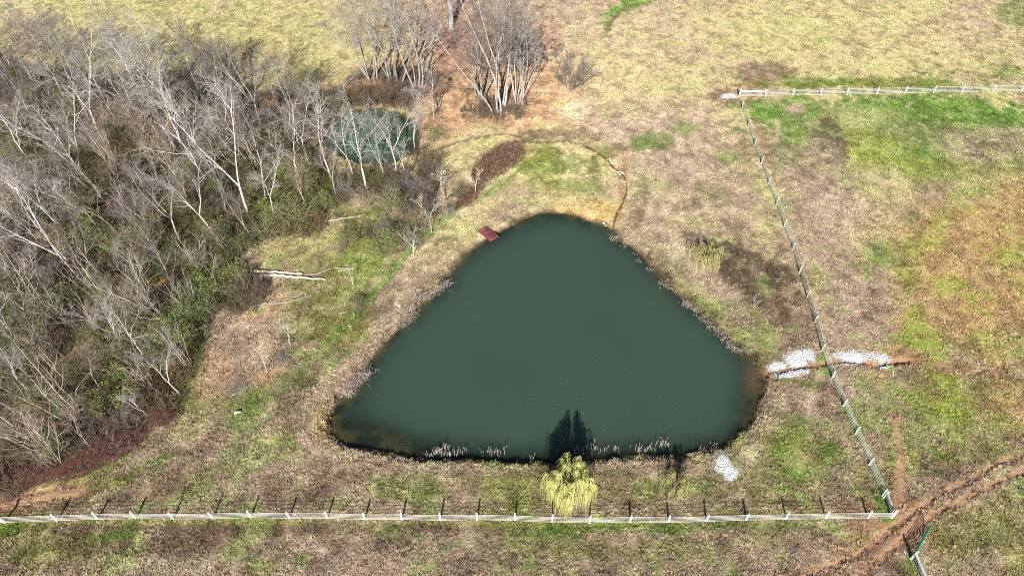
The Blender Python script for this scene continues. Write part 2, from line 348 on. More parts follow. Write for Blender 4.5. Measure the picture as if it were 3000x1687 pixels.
def ground_colour(x, y):
    """returns linear rgb, bareness, pond distance"""
    x, y = np.ravel(np.asarray(x, float)), np.ravel(np.asarray(y, float))
    u, v = proj(x, y)
    n1, n2, n3 = fbm(x / 11, y / 11, 21, 3), fbm(x / 4, y / 4, 22, 3), fbm(x / 1.4, y / 1.4, 23, 3)
    n4 = fbm(x / 0.6, y / 0.6, 24, 2)
    def mix(c, t, key):
        k = C[key] if isinstance(key, str) else key
        return c + (k - c) * np.clip(t, 0, 1)[:, None]
    c = np.tile(C['mauve'], (x.size, 1))
    far = 1 - sstep(500, 1000, v)
    c = mix(c, sstep(-.3, .5, n1) * (.15 + .75 * far), 'straw')
    c = mix(c, sstep(-.1, .6, -n1 + .4 * n2) * (1 - far) * .55, 'olive')
    bare = np.zeros(x.size)
    for i, (cx, cy, rx, ry, rot, key, s, b) in enumerate(PATCH):
        R = max(rx, ry) * 1.7 + 20
        m = np.nonzero((np.abs(u - cx) < R) & (np.abs(v - cy) < R))[0]
        if m.size == 0:
            continue
        a = math.radians(rot)
        du, dv = u[m] - cx, v[m] - cy
        e = np.hypot((du * math.cos(a) + dv * math.sin(a)) / rx, (-du * math.sin(a) + dv * math.cos(a)) / ry)
        e = e + 0.30 * fbm(x[m] / 5 + i, y[m] / 5, 60 + i, 2) + 0.22 * n3[m] + 0.12 * n4[m]
        al = s * (1 - sstep(0.55, 1.15, e))
        c[m] = mix(c[m], al, key)
        if b:
            bare[m] = np.maximum(bare[m], b * (1 - sstep(0.5, 1.1, e)))
    # fine patchiness everywhere
    c = mix(c, .50 * sstep(.15, .80, n2 + .6 * n3) * (1 - bare) * (1 - .4 * far), 'green')
    c = mix(c, .40 * sstep(.30, .9, -n2 + .5 * n3) * (1 - .7 * far), 'brown')
    c = c * (1 + .42 * np.clip(n3 * .8 + n4 * .5, -1, 1))[:, None] * (1 + .12 * n2)[:, None]
    c = mix(c, .22 * sstep(.1, .8, n3 * .9 + n4 * .5 - .2 * n2), 'pale')
    c = mix(c, .30 * sstep(.25, .9, -n3 * .9 + n4 * .4), 'brown')
    tan = np.exp(-((u - 2870) / 260) ** 4 - ((v - 900) / 360) ** 4)
    c = mix(c, .55 * tan * sstep(.05, .6, n3 * .8 + n2 * .6), 'lime')
    c = mix(c, .5 * tan * sstep(.3, .8, -n3 * .8 + n4 * .4), 'dirt')
    sp = vnoise(x / .55, y / .55, 77)
    c = mix(c, .8 * sstep(.93, .985, sp) * (n1 > -.3), 'dark')
    # wood floor
    w = wood_mask(x, y)
    fl = C['floor'] * (1 + .35 * n2)[:, None] * (1 + .35 * n3)[:, None]
    fl = fl + (C['litter'] * .8 - fl) * (sstep(-.1, .7, n1 + n3 * .5) * .75)[:, None]
    fl = fl + (C['olive'] * .8 - fl) * (sstep(.1, .8, -n1 + n2 * .5) * .8)[:, None]
    c = c + (fl - c) * (w * .92)[:, None]
    # channels, ruts
    for poly, wd, key, s in [(STREAM[45:], .34, 'rust', .7), (STREAM[:50], .38, 'dark', .8), (GULLY, .45, 'dirt', .7), (GULLY, .18, 'wet', .75), (ARC, .5, 'brown', .9), (COWPATH, .6, 'dirt', .7)] + \
            [(g, .35, 'rust', .8) for g in GULLY_ARMS] + [(t, .40, 'dirt', .95) for t in TRACKS] + [(t, .5, 'dirt', .8) for t in TRACKS_W]:
        d = polydist(x, y, poly, 2.5)
        k = np.exp(-(d / wd) ** 2 * (1 + .5 * n3)) * (d < 2.4)
        c = mix(c, s * k, key)
        bare = np.maximum(bare, .9 * k)
    # gravel dust under the stones
    for cx, cy, rx, ry, rot, n in GRAVEL:
        a = math.radians(rot)
        du, dv = u - cx, v - cy
        e = np.hypot((du * math.cos(a) + dv * math.sin(a)) / rx, (-du * math.sin(a) + dv * math.cos(a)) / ry) + .3 * n3 + .25 * n4
        k = 1 - sstep(.7, 1.2, e)
        c = mix(c, .92 * k, 'white')
        bare = np.maximum(bare, k)
    # pond edge and bed
    d = polydist_in(x, y, SHORE, 6.0) + 0.22 * fbm(x / 1.3, y / 1.3, 7, 3)
    wide = 1 + .9 * np.exp(-((u - 2010) / 190) ** 4 - ((v - 880) / 190) ** 4) + .5 * sstep(1260, 1330, v)
    c = mix(c, .85 * (1 - sstep(.05, .6, d / wide + .22 * n3)), 'mud')  # mud rim; its broad right-hand stretch also carries painted bank shade
    bedc = C['bed'] + (C['gold'] * .26 - C['bed']) * (np.maximum(sstep(-.9, -.1, d) * .8, sstep(.2, .9, n3) * .6) * np.clip(1.25 - (u - 900) / 1100, 0, 1))[:, None]
    bedc = bedc + (C['weed'] - bedc) * (sstep(-.35, .15, n2 + n3 * .7 + .25 * n4))[:, None]
    bedc = bedc + (C['dirt'] * .4 - bedc) * np.exp(-((u - 2205) / 40) ** 2 - ((v - 1092) / 45) ** 2)[:, None]
    c = c + (bedc - c) * (1 - sstep(-.25, .05, d))[:, None]
    d2 = polydist_in(x, y, POOL, 3.0)
    c = mix(c, .8 * (1 - sstep(.1, .7, d2 + .25 * n3)), 'mud')
    return np.clip(c, .01, .85), bare, np.minimum(d, d2), w

# ------------------------------------------------------------------ materials
def new_mat(name):
    m = bpy.data.materials.new(name)
    m.use_nodes = True
    nt = m.node_tree
    b = nt.nodes["Principled BSDF"]
    b.inputs["Roughness"].default_value = 0.85
    b.inputs["Specular IOR Level"].default_value = 0.25
    return m, nt, b

def mat_noise(name, col, var=.35, scale=4.0, rough=.85, objvar=.25, spec=.25):
    """one base colour, broken up by noise and a little from object to object"""
    m, nt, b = new_mat(name)
    b.inputs["Roughness"].default_value = rough
    b.inputs["Specular IOR Level"].default_value = spec
    tc = nt.nodes.new("ShaderNodeTexCoord")
    n = nt.nodes.new("ShaderNodeTexNoise")
    n.inputs["Scale"].default_value = scale
    n.inputs["Detail"].default_value = 3
    nt.links.new(tc.outputs["Object"], n.inputs["Vector"])
    mr = nt.nodes.new("ShaderNodeMapRange")
    mr.inputs[1].default_value, mr.inputs[2].default_value = .3, .7
    mr.inputs[3].default_value, mr.inputs[4].default_value = 1 - var, 1 + var
    nt.links.new(n.outputs["Fac"], mr.inputs[0])
    oi = nt.nodes.new("ShaderNodeObjectInfo")
    mo = nt.nodes.new("ShaderNodeMapRange")
    mo.inputs[3].default_value, mo.inputs[4].default_value = 1 - objvar, 1 + objvar
    nt.links.new(oi.outputs["Random"], mo.inputs[0])
    mu = nt.nodes.new("ShaderNodeMath")
    mu.operation = 'MULTIPLY'
    nt.links.new(mr.outputs[0], mu.inputs[0])
    nt.links.new(mo.outputs[0], mu.inputs[1])
    vm = nt.nodes.new("ShaderNodeVectorMath")
    vm.operation = 'SCALE'
    vm.inputs[0].default_value = col
    nt.links.new(mu.outputs[0], vm.inputs["Scale"])
    nt.links.new(vm.outputs[0], b.inputs["Base Color"])
    return m

def mat_instance(name, rough=.9, attr_type='INSTANCER'):
    m, nt, b = new_mat(name)
    b.inputs["Roughness"].default_value = rough
    b.inputs["Specular IOR Level"].default_value = .15
    a = nt.nodes.new("ShaderNodeAttribute")
    a.attribute_type = attr_type
    a.attribute_name = "col"
    nt.links.new(a.outputs["Color"], b.inputs["Base Color"])
    return m

M = {}
M['bark_pale'] = mat_noise('bark_pale', (.56, .535, .505), .30, 2.5)
M['bark_grey'] = mat_noise('bark_grey', (.29, .27, .25), .35, 2.5)
M['bark_brown'] = mat_noise('bark_brown', (.33, .265, .215), .35, 2.5)
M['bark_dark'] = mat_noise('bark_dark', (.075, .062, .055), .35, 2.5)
M['twig_pale'] = mat_noise('twig_pale', (.36, .33, .305), .25, 1.2)
M['twig_purple'] = mat_noise('twig_purple', (.215, .182, .18), .25, 1.2)
M['twig_brown'] = mat_noise('twig_brown', (.24, .185, .145), .25, 1.2)
M['bark_whip'] = mat_noise('bark_whip', (.43, .36, .31), .3, 2)
M['twig_whip'] = mat_noise('twig_whip', (.31, .25, .21), .3, 2)
M['twig_tan'] = mat_noise('twig_tan', (.46, .40, .24), .25, 2)
M['bark_fan'] = mat_noise('bark_fan', (.20, .165, .145), .3, 2)
M['twig_olive'] = mat_noise('twig_olive', (.25, .235, .13), .25, 1.2)
M['cane'] = mat_noise('cane', (.19, .092, .078), .4, 2)
M['willow_strand'] = mat_noise('willow_strand', (.56, .56, .20), .35, 2, objvar=.1)
M['willow_dull'] = mat_noise('willow_dull', (.46, .42, .17), .35, 2, objvar=.1)
M['reed'] = mat_noise('reed', (.43, .365, .315), .35, 6)
M['log'] = mat_noise('log', (.40, .32, .265), .3, 3)
M['fence_white'] = mat_noise('fence_white', (.60, .60, .565), .10, 5, .6, .08)
M['fence_pale'] = mat_noise('fence_pale', (.47, .52, .42), .18, 6, .7, .12)
M['rail_light'] = mat_noise('rail_light', (.54, .55, .51), .12, 5, .6, .05)
M['rail_green'] = mat_noise('rail_green', (.50, .58, .44), .15, 5, .6, .05)
M['fence_grey'] = mat_noise('fence_grey', (.42, .44, .46), .3, 5, .8, .1)
M['gate_green'] = mat_noise('gate_green', (.035, .29, .175), .2, 8, .5, .05, .4)
M['galv'] = mat_noise('galv', (.45, .46, .46), .2, 8, .5, .05, .5)
M['dock_red'] = mat_noise('dock_red', (.165, .05, .052), .35, 3.5, .75, .38)
M['dock_dark'] = mat_noise('dock_dark', (.05, .03, .028), .35, 3, .8, .1)
M['gravel'] = mat_noise('gravel', (.58, .59, .61), .2, 3, .85, .1)
M['stone_pale'] = mat_noise('stone_pale', (.66, .63, .58), .25, 3, .85, .2)

def leaf_mat(name, a, b_):
    m, nt, b = new_mat(name)
    b.inputs["Roughness"].default_value = .6
    at = nt.nodes.new("ShaderNodeAttribute")
    at.attribute_name = "rnd"
    mx = nt.nodes.new("ShaderNodeMix")
    mx.data_type = 'RGBA'
    nt.links.new(at.outputs["Fac"], mx.inputs[0])
    mx.inputs[6].default_value = (*a, 1)
    mx.inputs[7].default_value = (*b_, 1)
    nt.links.new(mx.outputs[2], b.inputs["Base Color"])
    return m
M['leaf_green'] = leaf_mat('leaf_green', (.07, .125, .02), (.20, .30, .05))
M['leaf_olive'] = leaf_mat('leaf_olive', (.075, .085, .025), (.21, .21, .065))
M['leaf_dark'] = leaf_mat('leaf_dark', (.035, .05, .018), (.10, .12, .04))

# ground
def ground_material():
    m, nt, b = new_mat('pasture')
    b.inputs["Roughness"].default_value = .95
    b.inputs["Specular IOR Level"].default_value = .1
    at = nt.nodes.new("ShaderNodeAttribute")
    at.attribute_name = "col"
    tc = nt.nodes.new("ShaderNodeTexCoord")
    def noise(scale, det=4):
        n = nt.nodes.new("ShaderNodeTexNoise")
        n.inputs["Scale"].default_value = scale
        n.inputs["Detail"].default_value = det
        n.inputs["Roughness"].default_value = .65
        nt.links.new(tc.outputs["Object"], n.inputs["Vector"])
        return n
    n1, n2 = noise(2.2), noise(7.0)
    mr = nt.nodes.new("ShaderNodeMapRange")
    mr.inputs[1].default_value, mr.inputs[2].default_value = .3, .7
    mr.inputs[3].default_value, mr.inputs[4].default_value = .62, 1.22
    nt.links.new(n2.outputs["Fac"], mr.inputs[0])
    vm = nt.nodes.new("ShaderNodeVectorMath")
    vm.operation = 'SCALE'
    nt.links.new(at.outputs["Color"], vm.inputs[0])
    nt.links.new(mr.outputs[0], vm.inputs["Scale"])
    nt.links.new(vm.outputs[0], b.inputs["Base Color"])
    ad = nt.nodes.new("ShaderNodeMath")
    ad.operation = 'ADD'
    nt.links.new(n1.outputs["Fac"], ad.inputs[0])
    nt.links.new(n2.outputs["Fac"], ad.inputs[1])
    bp = nt.nodes.new("ShaderNodeBump")
    bp.inputs["Strength"].default_value = .9
    bp.inputs["Distance"].default_value = .16
    nt.links.new(ad.outputs[0], bp.inputs["Height"])
    nt.links.new(bp.outputs[0], b.inputs["Normal"])
    return m
M['pasture'] = ground_material()

def water_material(name, col, k):
    m = bpy.data.materials.new(name)
    m.use_nodes = True
    nt = m.node_tree
    nt.nodes.clear()
    out = nt.nodes.new("ShaderNodeOutputMaterial")
    dif = nt.nodes.new("ShaderNodeBsdfDiffuse")
    tr = nt.nodes.new("ShaderNodeBsdfTransparent")
    gl = nt.nodes.new("ShaderNodeBsdfGlossy")
    gl.inputs["Roughness"].default_value = .08
    tr.inputs[0].default_value = (.92, .95, .88, 1)
    tc = nt.nodes.new("ShaderNodeTexCoord")
    n = nt.nodes.new("ShaderNodeTexNoise")
    n.inputs["Scale"].default_value = .12
    n.inputs["Detail"].default_value = 3
    nt.links.new(tc.outputs["Object"], n.inputs["Vector"])
    mr = nt.nodes.new("ShaderNodeMapRange")
    mr.inputs[1].default_value, mr.inputs[2].default_value = .3, .7
    mr.inputs[3].default_value, mr.inputs[4].default_value = .96, 1.04
    nt.links.new(n.outputs["Fac"], mr.inputs[0])
    vm = nt.nodes.new("ShaderNodeVectorMath")
    vm.operation = 'SCALE'
    vm.inputs[0].default_value = col
    nt.links.new(mr.outputs[0], vm.inputs["Scale"])
    nt.links.new(vm.outputs[0], dif.inputs[0])
    at = nt.nodes.new("ShaderNodeAttribute")
    at.attribute_name = "depth"
    ml = nt.nodes.new("ShaderNodeMath"); ml.operation = 'MULTIPLY'; ml.inputs[1].default_value = -k
    ex = nt.nodes.new("ShaderNodeMath"); ex.operation = 'EXPONENT'
    nt.links.new(at.outputs["Fac"], ml.inputs[0])
    nt.links.new(ml.outputs[0], ex.inputs[0])
    mx = nt.nodes.new("ShaderNodeMixShader")
    nt.links.new(ex.outputs[0], mx.inputs[0])
    nt.links.new(dif.outputs[0], mx.inputs[1])
    nt.links.new(tr.outputs[0], mx.inputs[2])
    fr = nt.nodes.new("ShaderNodeFresnel")
    fr.inputs["IOR"].default_value = 1.33
    n2 = nt.nodes.new("ShaderNodeTexNoise")
    n2.inputs["Scale"].default_value = 2.5
    nt.links.new(tc.outputs["Object"], n2.inputs["Vector"])
    bp = nt.nodes.new("ShaderNodeBump")
    bp.inputs["Strength"].default_value = .06
    bp.inputs["Distance"].default_value = .05
    nt.links.new(n2.outputs["Fac"], bp.inputs["Height"])
    nt.links.new(bp.outputs[0], gl.inputs["Normal"])
    mg = nt.nodes.new("ShaderNodeMixShader")
    geo = nt.nodes.new("ShaderNodeNewGeometry")          # no reflection on the under side, so sunlight reaches the bed
    inv = nt.nodes.new("ShaderNodeMath"); inv.operation = 'SUBTRACT'; inv.inputs[0].default_value = 1.0
    fm = nt.nodes.new("ShaderNodeMath"); fm.operation = 'MULTIPLY'
    nt.links.new(geo.outputs["Backfacing"], inv.inputs[1])
    nt.links.new(fr.outputs[0], fm.inputs[0])
    nt.links.new(inv.outputs[0], fm.inputs[1])
    nt.links.new(fm.outputs[0], mg.inputs[0])
    nt.links.new(mx.outputs[0], mg.inputs[1])
    nt.links.new(gl.outputs[0], mg.inputs[2])
    nt.links.new(mg.outputs[0], out.inputs[0])
    return m
M['pond_water'] = water_material('pond_water', (.0365, .062, .0455), 1.7)
M['pool_water'] = water_material('pool_water', (.062, .11, .07), 2.2)
M['stream_water'] = water_material('stream_water', (.13, .075, .025), 5.0)

# ------------------------------------------------------------------ mesh and object helpers
def mesh_np(name, verts, quads=None, tris=None, mats=None, midx=None, smooth=False):
    verts = np.asarray(verts, np.float32).reshape(-1, 3)
    nq = 0 if quads is None else len(quads)
    ntr = 0 if tris is None else len(tris)
    me = bpy.data.meshes.new(name)
    me.vertices.add(len(verts))
    me.vertices.foreach_set("co", verts.ravel())
    idx = []
    if nq: idx.append(np.asarray(quads, np.int32).ravel())
    if ntr: idx.append(np.asarray(tris, np.int32).ravel())
    idx = np.concatenate(idx)
    me.loops.add(len(idx))
    me.loops.foreach_set("vertex_index", idx)
    me.polygons.add(nq + ntr)
    st = np.concatenate([np.arange(nq, dtype=np.int32) * 4, nq * 4 + np.arange(ntr, dtype=np.int32) * 3])
    me.polygons.foreach_set("loop_start", st)
    if smooth:
        me.polygons.foreach_set("use_smooth", np.ones(nq + ntr, bool))
    for m in (mats or []):
        me.materials.append(m)
    if midx is not None:
        me.polygons.foreach_set("material_index", np.asarray(midx, np.int32))
    me.update(calc_edges=True)
    return me

def link(name, data, parent=None, loc=None, rot=None):
    o = bpy.data.objects.new(name, data)
    COL.objects.link(o)
    if parent is not None:
        o.parent = parent
    if loc is not None:
        o.location = loc
    if rot is not None:
        o.rotation_euler = rot
    return o

def tag(o, label=None, cat=None, group=None, kind=None):
    if label: o['label'] = label
    if cat: o['category'] = cat
    if group: o['group'] = group
    if kind: o['kind'] = kind
    return o

def thing(name, loc, rot=(0, 0, 0), scale=1.0, label=None, cat=None, group=None):
    o = link(name, None, None, loc, rot)
    o.empty_display_size = .3
    o.scale = (scale,) * 3
    return tag(o, label, cat, group)

def copy_tree(o, parent=None):
    c = o.copy()
    COL.objects.link(c)
    c.parent = parent
    for ch in o.children:
        copy_tree(ch, c)
    return c

def tubes(lines, sides):
    """lines: list of (points n x 3, radii n); returns verts, quads (open tubes, tip nearly closed)"""
    groups = {}
    for p, r in lines:
        groups.setdefault(len(p), []).append((p, r))
    V, Q, off = [], [], 0
    ang = np.arange(sides) * 2 * np.pi / sides
    for n, ls in groups.items():
        p = np.array([l[0] for l in ls])                       # m n 3
        r = np.array([l[1] for l in ls])                       # m n
        m = len(ls)
        t = np.gradient(p, axis=1)
        t /= np.linalg.norm(t, axis=2, keepdims=True) + 1e-9
        ref = np.where(np.abs(t[:, :1, 2:3]) > .85, np.array([1., 0, 0]), np.array([0, 0, 1.]))
        a = np.cross(t, np.broadcast_to(ref, t.shape))
        a /= np.linalg.norm(a, axis=2, keepdims=True) + 1e-9
        b = np.cross(t, a)
        ring = p[:, :, None, :] + r[:, :, None, None] * (a[:, :, None, :] * np.cos(ang)[None, None, :, None] + b[:, :, None, :] * np.sin(ang)[None, None, :, None])
        V.append(ring.reshape(-1, 3))
        base = off + (np.arange(m)[:, None, None] * n + np.arange(n - 1)[None, :, None]) * sides + np.arange(sides)[None, None, :]
        nxt = off + (np.arange(m)[:, None, None] * n + np.arange(n - 1)[None, :, None]) * sides + ((np.arange(sides) + 1) % sides)[None, None, :]
        q = np.stack([base, nxt, nxt + sides, base + sides], -1).reshape(-1, 4)
        Q.append(q)
        off += m * n * sides
    return np.concatenate(V), np.concatenate(Q)

def tube_mesh(name, parts, smooth=True):
    """parts: list of (lines, sides, material)"""
    V, Q, I, mats, off = [], [], [], [], 0
    for lines, sides, mat in parts:
        if not lines:
            continue
        v, q = tubes(lines, sides)
        V.append(v); Q.append(q + off); off += len(v)
        if mat not in mats: mats.append(mat)
        I.append(np.full(len(q), mats.index(mat)))
    return mesh_np(name, np.concatenate(V), np.concatenate(Q), None, mats, np.concatenate(I), smooth)

def bmesh_like_box(sx, sy, sz, bev=0.0):
    """box centred on x, y, standing on z = 0, with a chamfered top rim"""
    b = bev
    rings = [(sx / 2, sy / 2, 0), (sx / 2, sy / 2, sz - b), (sx / 2 - b, sy / 2 - b, sz)] if b else [(sx / 2, sy / 2, 0), (sx / 2, sy / 2, sz)]
    V = []
    for a, c, z in rings:
        V += [(-a, -c, z), (a, -c, z), (a, c, z), (-a, c, z)]
    Q = [(3, 2, 1, 0)]
    for k in range(len(rings) - 1):
        for i in range(4):
            j = (i + 1) % 4
            Q.append((4 * k + i, 4 * k + j, 4 * k + 4 + j, 4 * k + 4 + i))
    e = 4 * (len(rings) - 1)
    Q.append((e, e + 1, e + 2, e + 3))
    return V, Q

def set_attr(me, name, kind, domain, data):
    a = me.attributes.new(name, kind, domain)
    fld = {'FLOAT': 'value', 'INT': 'value', 'FLOAT_VECTOR': 'vector', 'FLOAT_COLOR': 'color'}[kind]
    a.data.foreach_set(fld, np.ascontiguousarray(data).ravel())

# ------------------------------------------------------------------ ground sheet
def axis(a, b, step, far):
    core = np.arange(a, b + step * .5, step)
    g = step * 1.5
    lo, hi = [], []
    x0, x1 = a, core[-1]
    while x0 > -far:
        x0 -= g; lo.append(x0); x1 += g; hi.append(x1); g *= 1.35
    return np.concatenate([lo[::-1], core, hi])
ax_, ay_ = axis(-112, 112, .30, 2500), axis(20, 150, .30, 2500)
GX, GY = np.meshgrid(ax_, ay_)
GZ = terrain(GX, GY)
nx, ny = len(ax_), len(ay_)
ii = (np.arange(ny - 1)[:, None] * nx + np.arange(nx - 1)[None, :]).ravel()
gm = mesh_np('ground', np.stack([GX.ravel(), GY.ravel(), GZ.ravel()], 1), np.stack([ii, ii + 1, ii + 1 + nx, ii + nx], 1), None, [M['pasture']], None, True)
gc, gbare, gd, gw = ground_colour(GX, GY)
set_attr(gm, 'col', 'FLOAT_COLOR', 'POINT', np.concatenate([gc, np.ones((len(gc), 1))], 1).astype(np.float32))
tag(link('ground', gm), 'rough pasture ground with green, straw and bare soil patches', None, None, 'structure')

_terrain_full = terrain
def _lookup(arr, x, y):
    x, y = np.asarray(x, float), np.asarray(y, float)
    i = np.clip(np.searchsorted(ax_, x) - 1, 0, nx - 2)
    j = np.clip(np.searchsorted(ay_, y) - 1, 0, ny - 2)
    fx = np.clip((x - ax_[i]) / (ax_[i + 1] - ax_[i]), 0, 1)
    fy = np.clip((y - ay_[j]) / (ay_[j + 1] - ay_[j]), 0, 1)
    if arr.ndim == 3:
        fx, fy = fx[..., None], fy[..., None]
    return (arr[j, i] * (1 - fx) + arr[j, i + 1] * fx) * (1 - fy) + (arr[j + 1, i] * (1 - fx) + arr[j + 1, i + 1] * fx) * fy
GRID = np.concatenate([gc.reshape(ny, nx, 3), gbare.reshape(ny, nx, 1), gd.reshape(ny, nx, 1), gw.reshape(ny, nx, 1)], 2)
def terrain(x, y, fine=True):
    return _lookup(GZ, np.atleast_1d(x), np.atleast_1d(y))
def ground_at(x, y):
    g = _lookup(GRID, x, y)
    return g[:, :3], g[:, 3], g[:, 4], g[:, 5]

def water_sheet(name, poly, z, step, mat, label):
    lo, hi = poly.min(0) - 1.2, poly.max(0) + 1.2
    xs, ys = np.arange(lo[0], hi[0], step), np.arange(lo[1], hi[1], step)
    X, Y = np.meshgrid(xs, ys)
    d = polydist_in(X, Y, poly, 5.0).reshape(X.shape)
    keep = d < 0.9
    cell = keep[:-1, :-1] & keep[1:, :-1] & keep[:-1, 1:] & keep[1:, 1:]
    j, i = np.nonzero(cell)
    n = len(xs)
    q = np.stack([j * n + i, j * n + i + 1, (j + 1) * n + i + 1, (j + 1) * n + i], 1)
    used, inv = np.unique(q, return_inverse=True)
    vx, vy = X.ravel()[used], Y.ravel()[used]
    me = mesh_np(name, np.stack([vx, vy, np.full(len(vx), z)], 1), inv.reshape(-1, 4), None, [mat], None, True)
    dep = np.clip(z - terrain(vx, vy), 0.0, 5).astype(np.float32)
    set_attr(me, 'depth', 'FLOAT', 'POINT', dep)
    return tag(link(name, me), label, None, None, 'structure')
water_sheet('pond_water', SHORE, ZW, .45, M['pond_water'], 'murky dark green water of the large rounded triangular pond')
water_sheet('small_pond_water', POOL, ZS, .4, M['pool_water'], 'pale green water of the small pond among bare trees')

def ribbon(name, poly, w, dz, mat, label):
    t = np.gradient(poly, axis=0)
    t /= np.linalg.norm(t, axis=1, keepdims=True)
    nrm = np.stack([-t[:, 1], t[:, 0]], 1)
    z = terrain(poly[:, 0], poly[:, 1]) + dz
    k = np.exp(-0)  # constant depth
    ww = w * (1 + .35 * fbm(poly[:, 0] / 1.2, poly[:, 1] / 1.2, 90, 2))[:, None]
    L, R_ = poly + nrm * ww, poly - nrm * ww
    V = np.concatenate([np.column_stack([L, z]), np.column_stack([R_, z])])
    n = len(poly)
    a = np.arange(n - 1)
    me = mesh_np(name, V, np.stack([a, a + n, a + n + 1, a + 1], 1), None, [mat], None, True)
    set_attr(me, 'depth', 'FLOAT', 'POINT', np.full(2 * n, .18, np.float32))
    return tag(link(name, me), label, None, None, 'structure')
ribbon('stream_water', catmull(STREAM[48:], 3), .15, .07, M['stream_water'], 'thin rusty stream winding down to the top of the pond')

# ------------------------------------------------------------------ fences
def cyl(r0, r1, h, sides=8, cap=True):
    a = np.arange(sides) * 2 * np.pi / sides
    V = [(r0 * math.cos(t), r0 * math.sin(t), 0) for t in a] + [(r1 * math.cos(t), r1 * math.sin(t), h - .02) for t in a] + [(r1 * .75 * math.cos(t), r1 * .75 * math.sin(t), h) for t in a]
    s = sides
    Q = [(k * s + i, k * s + (i + 1) % s, (k + 1) * s + (i + 1) % s, (k + 1) * s + i) for k in (0, 1) for i in range(s)]
    T = [(2 * s, 2 * s + i, 2 * s + i + 1) for i in range(1, s - 1)]
    return V, Q, T
RAIL_Z = [.22, .47, .72, .97, 1.22]

def fence(label, bases, h, mat, brace=None, post_r=.10, ends=(), rail_r=.016, tilt=.02, rail_mat=None):
    rng = random.Random(len(label))
    pts = [G(*b) for b in bases]
    root = thing('paddock_fence', pts[0], label=label, cat='fence', group='white paddock fence runs')
    V, Q, T = cyl(post_r, post_r * .9, h + .35)
    pm = mesh_np('post', V, Q, T, [mat])
    V, Q, T = cyl(post_r * 1.35, post_r * 1.25, h + .45)
    pe = mesh_np('corner_post', V, Q, T, [mat])
    for i, p in enumerate(pts):
        big = i in ends
        o = link('corner_post' if big else 'post', pe if big else pm, root, p - pts[0] - Vector((0, 0, .3)), (rng.gauss(0, tilt), rng.gauss(0, tilt), rng.random() * 6))
    for z in RAIL_Z:
        line = []
        for i in range(len(pts)):
            q = pts[i] - pts[0]
            line.append((q.x, q.y, q.z + z * h / 1.35 + rng.gauss(0, .008)))
            if i + 1 < len(pts):
                q2 = (pts[i] + pts[i + 1]) / 2 - pts[0]
                line.append((q2.x, q2.y, q2.z + z * h / 1.35 - .015 + rng.gauss(0, .012)))
        line = np.array(line)
        line[:, 1] -= post_r
        link('rail', tube_mesh('rail', [([(line, np.full(len(line), rail_r))], 4, rail_mat or mat)]), root)
    for (i, j, r, zz, bm) in (brace or []):
        a, b = pts[i] - pts[0], pts[j] - pts[0]
        line = np.array([(a.x, a.y, a.z + zz), (b.x, b.y, b.z + zz)])
        link('brace_rail', tube_mesh('brace_rail', [([(line, np.full(2, r))], 8, bm)]), root)
    return root
south = [(-95, 1534), (15, 1529), (168, 1524), (287, 1520), (399, 1518), (509, 1519), (625, 1518), (736, 1515), (850, 1517), (960, 1517), (1069, 1520), (1177, 1520), (1290, 1523), (1398, 1521),
         (1510, 1524), (1618, 1528), (1726, 1530), (1845, 1528), (1958, 1529), (2068, 1526), (2184, 1522), (2301, 1520), (2418, 1518), (2543, 1516), (2611, 1516)]
east = [(2611, 1516), (2584, 1452), (2545, 1362), (2505, 1272), (2470, 1190), (2437, 1109), (2407, 1029), (2386, 946), (2364, 872), (2342, 799), (2322, 733), (2297, 665), (2275, 601),
        (2251, 541), (2231, 481), (2211, 428), (2192, 372), (2174, 318), (2165, 284)]
north = [(2165, 284), (2242, 283), (2322, 281), (2404, 280), (2481, 279), (2567, 277), (2650, 275), (2734, 273), (2817, 272), (2908, 270), (2992, 269), (3075, 267), (3160, 265)]
fence('white post and rail fence running along the bottom below the pond', south, 1.35, M['fence_white'], [(24, 23, .02, .3, M['fence_white'])], ends=(1, 24), rail_r=.018, rail_mat=M['rail_light'])
fence('white fence climbing the right side between pond and tan paddock', east[1:-1], 1.35, M['fence_pale'], [(0, 1, .02, .3, M['fence_pale'])], rail_r=.028, rail_mat=M['rail_green'])
fence('white fence along the top right with long post shadows', north, 1.35, M['fence_white'], [(0, 1, .085, 1.02, M['fence_white'])], ends=(0,), rail_r=.026, rail_mat=M['rail_light'])
fence('short white fence span with a heavy grey brace at the bottom right corner', [(2607, 1510), (2588, 1458)], 1.35, M['fence_pale'], [(0, 1, .10, 1.0, M['fence_grey'])])
fence('fence leaving the bottom edge from the green gate hinge post', [(2669, 1636), (2706, 1722), (2748, 1815)], 1.45, M['fence_pale'], [(0, 1, .13, 1.1, M['fence_grey'])], post_r=.12)

